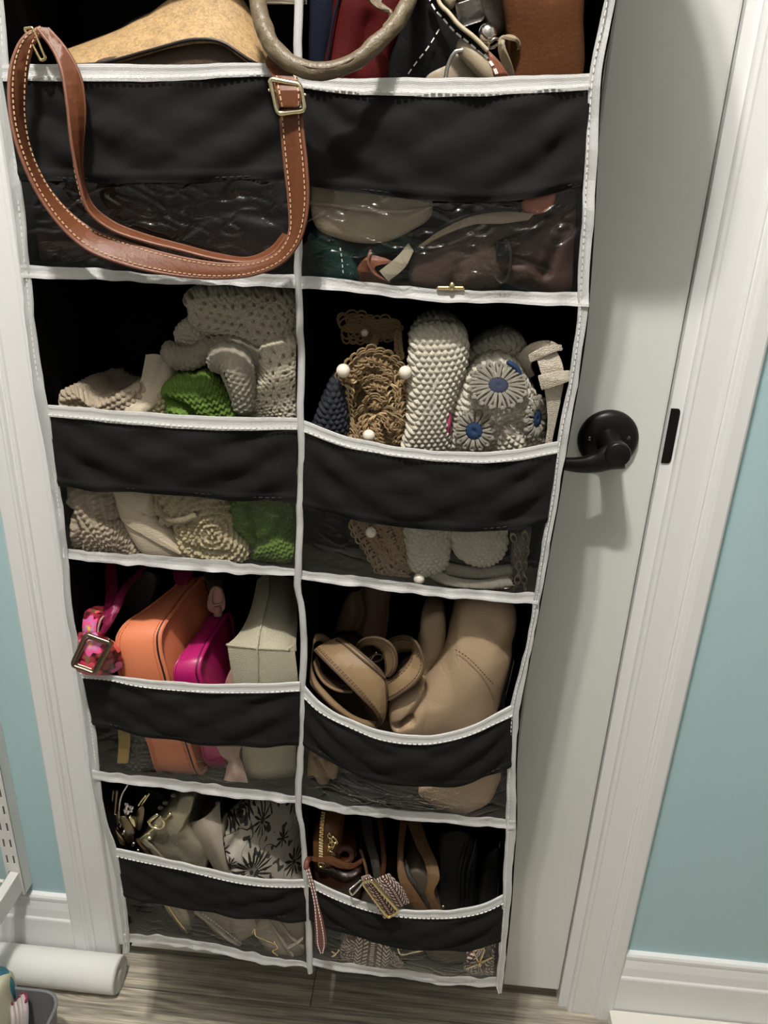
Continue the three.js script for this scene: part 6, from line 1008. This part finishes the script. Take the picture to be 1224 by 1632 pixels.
{
  const o = thing('woven_strap_bag', 'bag with patterned webbing strap and gold slider hanging over the fourth-row right pocket edge', 'handbag');
  const web = (a, b, opt) => { const r = ribbon(a, b, opt), p = r.geo.attributes.position, uv = r.geo.attributes.uv; for (let i = 0; i < uv.count; i++) uv.setXY(i, uv.getY(i), uv.getX(i)); return r.geo; };
  const wr = (parent, name, a, b, opt = {}) => { const n = opt.n || 50, A = resample(toW(a), n), B = resample(toW(b), n); const r = ribbon(a, b, { n, t: 0.003, ...opt }); const uv = r.geo.attributes.uv, pos = r.geo.attributes.position; let acc = [0]; for (let i = 1; i < n; i++) acc.push(acc[i - 1] + r.frames[i].a.clone().add(r.frames[i].b).distanceTo(r.frames[i - 1].a.clone().add(r.frames[i - 1].b)) / 2);
    for (let i = 0; i < uv.count; i++) { const p = V3(pos.getX(i), pos.getY(i), pos.getZ(i)); let best = 1e9, k = 0; for (let j = 0; j < n; j++) { const m = r.frames[j].a.distanceToSquared(p) + r.frames[j].b.distanceToSquared(p); if (m < best) { best = m; k = j; } } const f = r.frames[k], s = p.clone().sub(f.a).dot(f.w) / f.w.lengthSq(); uv.setXY(i, acc[k], Math.min(0.99, Math.max(0.01, s)) * 0.028); }
    return part(parent, name, r.geo, L.webbing, opt.label || 'brown and white webbing'); };
  wr(o, 'strap', A8([470, 640, 0.191], [430, 575, 0.194], [385, 500, 0.195], [358, 452, 0.193], [350, 425, 0.187]), A8([545, 600, 0.191], [505, 540, 0.195], [455, 470, 0.196], [415, 430, 0.193], [395, 412, 0.185]), { n: 60 });
  wr(o, 'strap', A8([520, 585, 0.189], [470, 500, 0.195], [430, 435, 0.195]), A8([605, 555, 0.181], [560, 470, 0.189], [498, 405, 0.189]), { n: 40 });
  part(o, 'slider', frameTube(A8([352, 452, 0.199], [412, 432, 0.199], [545, 600, 0.198], [490, 638, 0.198]), 0.0015), M.gold, 'gold slider frame');
  part(o, 'slider_bar', tube(A8([405, 440, 0.201], [470, 515, 0.202], [538, 590, 0.200]), 0.0021), M.gold, 'gold slider bar');
  part(o, 'ring', tube(A8([350, 465, 0.191], [320, 500, 0.189], [300, 515, 0.187], [290, 490, 0.185], [310, 470, 0.181], [345, 440, 0.177]), 0.0012), M.silver, 'silver ring');
  wr(o, 'folded_strap', A8([325, 690, 0.151], [322, 760, 0.154], [316, 820, 0.155], [308, 895, 0.152]), A8([505, 715, 0.152], [503, 780, 0.155], [498, 830, 0.156], [490, 900, 0.153]), { n: 40 });
  part(o, 'strap_curl', soft(A8([240, 840], [248, 770], [285, 735], [330, 740], [340, 800], [330, 880], [280, 880]), { z: 0.146, depth: 0.02, bulge: 0.006, m: 60, rings: 12 }), L.webbing, 'brown and white webbing');
  wr(o, 'strap_tail', A8([500, 800, 0.151], [540, 840, 0.154], [575, 880, 0.153]), A8([480, 850, 0.150], [515, 885, 0.153], [545, 900, 0.152]), { n: 24 });
  part(o, 'hook', tube(A8([195, 815, 0.155], [215, 830, 0.156], [195, 840, 0.156], [228, 815, 0.156], [232, 805, 0.156]), 0.0012), M.gold, 'gold hook');
  part(o, 'loop_ring', tube(A8([540, 790, 0.158], [560, 830, 0.159], [620, 820, 0.159], [680, 805, 0.157], [640, 790, 0.158], [560, 800, 0.158]), 0.0012), M.paleGold, 'pale gold ring');
  part(o, 'body', soft(A8([330, 560], [400, 500], [560, 520], [640, 640], [700, 800], [640, 890], [420, 900], [260, 880], [250, 740]), { z: 0.122, depth: 0.08, bulge: 0.010 }), mat([0.04, 0.03, 0.024], 0.6, { bump: 'grain' }));
  settle(o);
}
{
  const o = thing('strappy_brown_bag', 'bag with dark grey and tan straps crossing in the middle of the fourth-row right pocket', 'handbag');
  const st = (name, a, b, m) => part(o, name, ribbon(A8(...a), A8(...b), { t: 0.0035, n: 50, bow: 0.001 }).geo, m);
  st('strap', [[335, 40, 0.06], [365, 220, 0.105], [395, 320, 0.125], [415, 420, 0.138], [420, 470, 0.14]], [[395, 40, 0.06], [415, 220, 0.105], [440, 320, 0.125], [455, 420, 0.138], [460, 470, 0.14]], L.greyStrap);
  st('strap', [[340, 280, 0.118], [360, 350, 0.130], [375, 420, 0.138]], [[352, 275, 0.118], [375, 350, 0.130], [390, 420, 0.138]], L.tanStrap);
  st('strap', [[425, 60, 0.06], [452, 270, 0.112], [455, 350, 0.125], [440, 440, 0.134]], [[450, 60, 0.06], [478, 270, 0.112], [482, 350, 0.125], [468, 440, 0.134]], L.chestnut);
  st('strap', [[560, 70, 0.06], [540, 320, 0.125], [545, 420, 0.140], [580, 510, 0.148], [625, 580, 0.152], [660, 640, 0.150]], [[600, 70, 0.06], [572, 320, 0.125], [590, 420, 0.140], [640, 500, 0.148], [690, 580, 0.152], [720, 640, 0.150]], L.tanStrap);
  st('strap', [[575, 330, 0.122], [590, 420, 0.138], [640, 490, 0.146], [690, 570, 0.150]], [[590, 330, 0.122], [620, 420, 0.138], [665, 480, 0.146], [712, 570, 0.150]], L.greyStrap);
  st('strap', [[560, 50, 0.05], [640, 260, 0.105], [685, 350, 0.125], [700, 430, 0.138], [690, 520, 0.146], [725, 600, 0.150]], [[640, 50, 0.05], [705, 250, 0.105], [750, 350, 0.125], [762, 430, 0.138], [735, 500, 0.146], [775, 600, 0.150]], L.tanStrap);
  part(o, 'body', soft(A8([560, 450], [640, 380], [740, 460], [800, 600], [900, 790], [890, 900], [820, 930], [720, 860], [640, 700]), { z: 0.128, depth: 0.09, bulge: 0.010 }), mat([0.075, 0.055, 0.038], 0.6, { bump: 'grain' }));
  { const p = P(470 + 782 / 3.308, 1270 + 577 / 3.308, 0.155); part(o, 'stud', new THREE.SphereGeometry(0.0022, 14, 10).translate(p.x, p.y, p.z), M.gold, 'gold stud'); }
  settle(o);
}
{
  const o = thing('black_piped_bag', 'black leather bag with a raised piped seam at the right of the fourth-row right pocket', 'handbag');
  part(o, 'body', soft(A8([760, 620], [765, 350], [775, 190], [900, 170], [960, 230], [950, 420], [940, 640]), { z: 0.124, depth: 0.1, bulge: 0.012, p: 3 }), L.black);
  for (const p of [A8([900, 240, 0.132], [870, 380, 0.142], [865, 480, 0.143], [870, 600, 0.143]), A8([925, 230, 0.132], [890, 380, 0.142], [885, 480, 0.143], [890, 600, 0.143]), A8([955, 225, 0.130], [920, 380, 0.140], [910, 480, 0.142], [915, 600, 0.142])]) part(o, 'piping', tube(p, 0.0016), L.black);
  settle(o);
}
{
  const o = thing('black_flat_bag', 'flat black bag pressed against the right wall of the fourth-row right pocket', 'handbag');
  part(o, 'body', soft(A8([960, 620], [980, 420], [1010, 300], [1075, 260], [1085, 400], [1070, 560]), { z: 0.120, depth: 0.1, bulge: 0.008, p: 3 }), L.black);
  part(o, 'edge', tube(A8([1084, 360, 0.132], [1078, 440, 0.134], [1070, 520, 0.134]), 0.0009), L.greyStrap);
  settle(o);
}
{
  const o = thing('woven_clasp_bag', 'patterned webbing bag with gold triangle clasp in the right corner of the lowest window', 'handbag');
  part(o, 'body', soft(A8([890, 945], [900, 905], [960, 890], [1010, 830], [1065, 750], [1075, 860], [1055, 950], [970, 960]), { z: 0.140, depth: 0.06, bulge: 0.010 }), L.webbing);
  part(o, 'clasp', frameTube(A8([938, 805, 0.156], [1002, 798, 0.157], [972, 878, 0.158]), 0.0013), M.gold, 'gold triangle clasp');
  part(o, 'clasp_bar', tube(A8([905, 905, 0.156], [975, 876, 0.159], [1040, 845, 0.156]), 0.0014), M.gold, 'gold bar');
  { const p = P(470 + 974 / 3.308, 1270 + 882 / 3.308, 0.160); part(o, 'clasp_knob', new THREE.SphereGeometry(0.003, 16, 12).translate(p.x, p.y, p.z), M.gold, 'gold knob'); }
  settle(o);
}
pen = null;
// ---------------------------------------------------------------- left of the door: shelving, foam roll, bin
{
  const o = thing('shelf_upright', 'white slotted steel shelf upright fixed to the blue wall left of the door', 'shelf upright');
  const a = P(52, 1407, 0), x1 = a.x, x0 = x1 - 0.0235, y0 = a.y, d = 0.0225, top = 2.1;
  const s = new THREE.Shape(); s.moveTo(x0, y0); s.lineTo(x1, y0); s.lineTo(x1, top); s.lineTo(x0, top); s.closePath();
  const pitch = 0.032; for (let y = y0 + 0.031; y < top - 0.03; y += pitch) for (const x of [x0 + 0.0062, x0 + 0.0165]) { const h = new THREE.Path(); h.moveTo(x - 0.0013, y); h.lineTo(x + 0.0013, y); h.lineTo(x + 0.0013, y + 0.0165); h.lineTo(x - 0.0013, y + 0.0165); h.closePath(); s.holes.push(h); }
  const steel = mat([0.70, 0.69, 0.67], 0.4);
  part(o, 'slotted_face', new THREE.ExtrudeGeometry(s, { depth: 0.0016, bevelEnabled: false }).translate(0, 0, d - 0.0016), steel);
  part(o, 'side_flange', new RoundedBoxGeometry(0.0016, top - y0, d, 2, 0.0007).translate(x1 - 0.0008, (top + y0) / 2, d / 2 + 0.0001), steel);
  part(o, 'side_flange', new RoundedBoxGeometry(0.0016, top - y0, d, 2, 0.0007).translate(x0 + 0.0008, (top + y0) / 2, d / 2 + 0.0001), steel);
  part(o, 'slot_backing', box(x0 + 0.002, x1 - 0.002, y0 + 0.001, top, 0.0005, 0.002), mat([0.03, 0.03, 0.03], 0.9));
  const b = thing('shelf_bracket', 'white steel shelf bracket reaching forward from the foot of the slotted upright', 'bracket');
  const bt = P(26, 1391, d).y, bs = new THREE.Shape(); bs.moveTo(-0.0235, bt); bs.lineTo(-0.36, bt); bs.lineTo(-0.36, bt - 0.012); bs.quadraticCurveTo(-0.2, bt - 0.028, -0.05, bt - 0.036); bs.lineTo(-0.0235, bt - 0.036); bs.closePath();
  const bg = new THREE.ExtrudeGeometry(bs, { depth: 0.012, bevelEnabled: true, bevelThickness: 0.001, bevelSize: 0.001, bevelSegments: 2 }).rotateY(Math.PI / 2).translate(x0 + 0.0075, 0, 0);
  part(b, 'arm', bg, steel);
  for (const x of [x0 + 0.0062, x0 + 0.0165]) part(b, 'lug', new RoundedBoxGeometry(0.0018, 0.014, 0.02, 1, 0.0006).translate(x, bt - 0.008, d + 0.004), mat([0.4, 0.39, 0.37], 0.4));
  const w = thing('wire_shelf', 'white wire shelf resting on the bracket at the left edge', 'shelf');
  for (let k = 0; k < 14; k++) part(w, 'wire', new THREE.CylinderGeometry(0.0022, 0.0022, 0.34, 10).rotateX(Math.PI / 2).translate(x0 - 0.006 - k * 0.022, bt + 0.0024, 0.205), steel);
  for (const z of [0.037, 0.12, 0.2, 0.28, 0.372]) part(w, 'rail', new THREE.CylinderGeometry(0.003, 0.003, 0.31, 10).rotateZ(Math.PI / 2).translate(x0 - 0.15, bt - 0.0028, z), steel);
  settle(o); settle(b); settle(w);
}
{
  const o = thing('foam_roll', 'white foam draught roll lying on the floor along the left baseboard', 'draught roll');
  const r = 0.0275, e = P(190, 1535, 0.045).x, x0 = X0 + 0.02;
  const prof = [[0, 0], [r * 0.30, 0], [r * 0.34, 0.003], [r * 0.72, 0.0035], [r * 0.93, -0.0005], [r, 0.005], [r, e - x0 - 0.004], [r * 0.9, e - x0], [0, e - x0]].map(([a, b]) => new THREE.Vector2(a, b));
  const g = new THREE.LatheGeometry(prof, 48).rotateZ(Math.PI / 2).translate(e, r, 0.0465);
  part(o, 'body', g, mat([0.86, 0.86, 0.835], 0.75, { bump: 'weave', bs: 0.0001 }));
  settle(o);
}
{
  const o = thing('floor_strip', 'cream-white moulding strip with a raw wood end, on the floor by the right baseboard', 'moulding');
  const x0 = P(978, 1606, 0.03).x; const yt = 0.021;
  const s = new THREE.Shape(); s.moveTo(0.016, 0.0003); s.lineTo(0.055, 0.0003); s.lineTo(0.055, yt - 0.006); s.quadraticCurveTo(0.055, yt, 0.049, yt); s.lineTo(0.016, yt); s.closePath();
  part(o, 'body', new THREE.ExtrudeGeometry(s, { depth: X1 - x0 - 0.01, bevelEnabled: false }).rotateY(-Math.PI / 2).translate(X1 - 0.01, 0, 0), mat([0.78, 0.755, 0.69], 0.5));
  settle(o);
}
{
  const o = thing('grey_bin', 'grey plastic storage bin with rounded corners on the floor at the bottom left', 'bin');
  const yr = 0.105, c = PY(62, 1582, yr), e = PY(84, 1612, yr);
  const x1 = e.x + 0.002, z0 = c.z - 0.004, W = 0.30, D = 0.24, R = 0.03, r = (k, inset) => { const s = new THREE.Shape(), x0 = x1 - W, z1 = z0 + D, a = inset; s.moveTo(x0 + R, z0 + a); s.lineTo(x1 - R, z0 + a); s.quadraticCurveTo(x1 - a, z0 + a, x1 - a, z0 + R); s.lineTo(x1 - a, z1 - R); s.quadraticCurveTo(x1 - a, z1 - a, x1 - R, z1 - a); s.lineTo(x0 + R, z1 - a); s.quadraticCurveTo(x0 + a, z1 - a, x0 + a, z1 - R); s.lineTo(x0 + a, z0 + R); s.quadraticCurveTo(x0 + a, z0 + a, x0 + R, z0 + a); return s.getSpacedPoints(140); };
  const ring = (in_, y) => r(0, in_).map((p) => V3(p.x, y, p.y));
  const rows = [ring(0.012, 0.0005), ring(0.010, 0.004), ring(0.004, 0.06), ring(0.001, yr - 0.006), ring(-0.0015, yr - 0.003), ring(-0.0015, yr), ring(0.001, yr + 0.001), ring(0.0035, yr), ring(0.006, 0.06), ring(0.013, 0.006)];
  part(o, 'wall', gridGeo(rows), mat([0.16, 0.165, 0.175], 0.5));
  const bs = new THREE.Shape(r(0, 0.0125)); part(o, 'bottom', new THREE.ExtrudeGeometry(bs, { depth: 0.004, bevelEnabled: false }).rotateX(Math.PI / 2).translate(0, 0.0055, 0), mat([0.22, 0.23, 0.24], 0.55));
  settle(o);
  const t = thing('teal_item', 'teal blue folded item standing in the grey bin', 'clothing');
  part(t, 'body', soft([[-50, 1540], [0, 1553], [15, 1568], [25, 1598], [16, 1630], [-40, 1650]], { z: 0.14, depth: 0.02, bulge: 0.008, f: wob(60, 0.002, 60) }), mat([0.02, 0.16, 0.22], 0.6, { bump: 'weave' }));
  const cI = thing('cream_item', 'cream rounded item in front of the teal one in the grey bin', 'clothing');
  part(cI, 'body', soft([[-60, 1590], [-20, 1572], [-2, 1572], [10, 1600], [20, 1640], [30, 1690], [-40, 1710]].map(([x, y]) => [x, y, 0.16]), { z: 0.16, depth: 0.04, bulge: 0.02 }), mat([0.62, 0.60, 0.44], 0.7, { bump: 'weave' }));
  const sc = thing('scalloped_cloth', 'white cloth with a scalloped dark red edge draped in the grey bin', 'clothing');
  const top = []; for (let i = 0; i <= 24; i++) { const s = i / 24; top.push([13 + 27 * s + 1.5 * Math.sin(s * 20), 1606 - 22 * s + 3.2 * Math.sin(s * 26), 0.150 - 0.004 * s]); }
  const side = [[40, 1584, 0.146], [43, 1590, 0.150], [40, 1600, 0.154], [43, 1608, 0.156], [40, 1618, 0.158], [43, 1628, 0.160], [41, 1650, 0.162]];
  part(sc, 'cloth', patch([top, top.map(([x, y, z], i) => [x + 3, y + 20 + i * 0.3, z + 0.012]), top.map(([x, y, z], i) => [x + 4, y + 60, z + 0.02])], { nu: 60, nv: 24, t: 0.002 }), mat([0.60, 0.53, 0.52], 0.8, { bump: 'weave' }));
  part(sc, 'scalloped_trim', tube(top.map(([x, y, z]) => [x, y - 1, z + 0.001]), 0.0012, { n: 160 }), mat([0.26, 0.03, 0.06], 0.8), 'dark red scalloped trim');
  part(sc, 'scalloped_trim', tube(side, 0.0018, { n: 80 }), mat([0.26, 0.03, 0.06], 0.8), 'dark red scalloped trim');
  settle(t); settle(cI); settle(sc);
}
// ---------------------------------------------------------------- render
const renderer = new THREE.WebGLRenderer({ antialias: true });
renderer.toneMapping = THREE.LinearToneMapping;
renderer.toneMappingExposure = EXPOSURE;
renderer.shadowMap.enabled = true;
renderer.render(scene, camera);
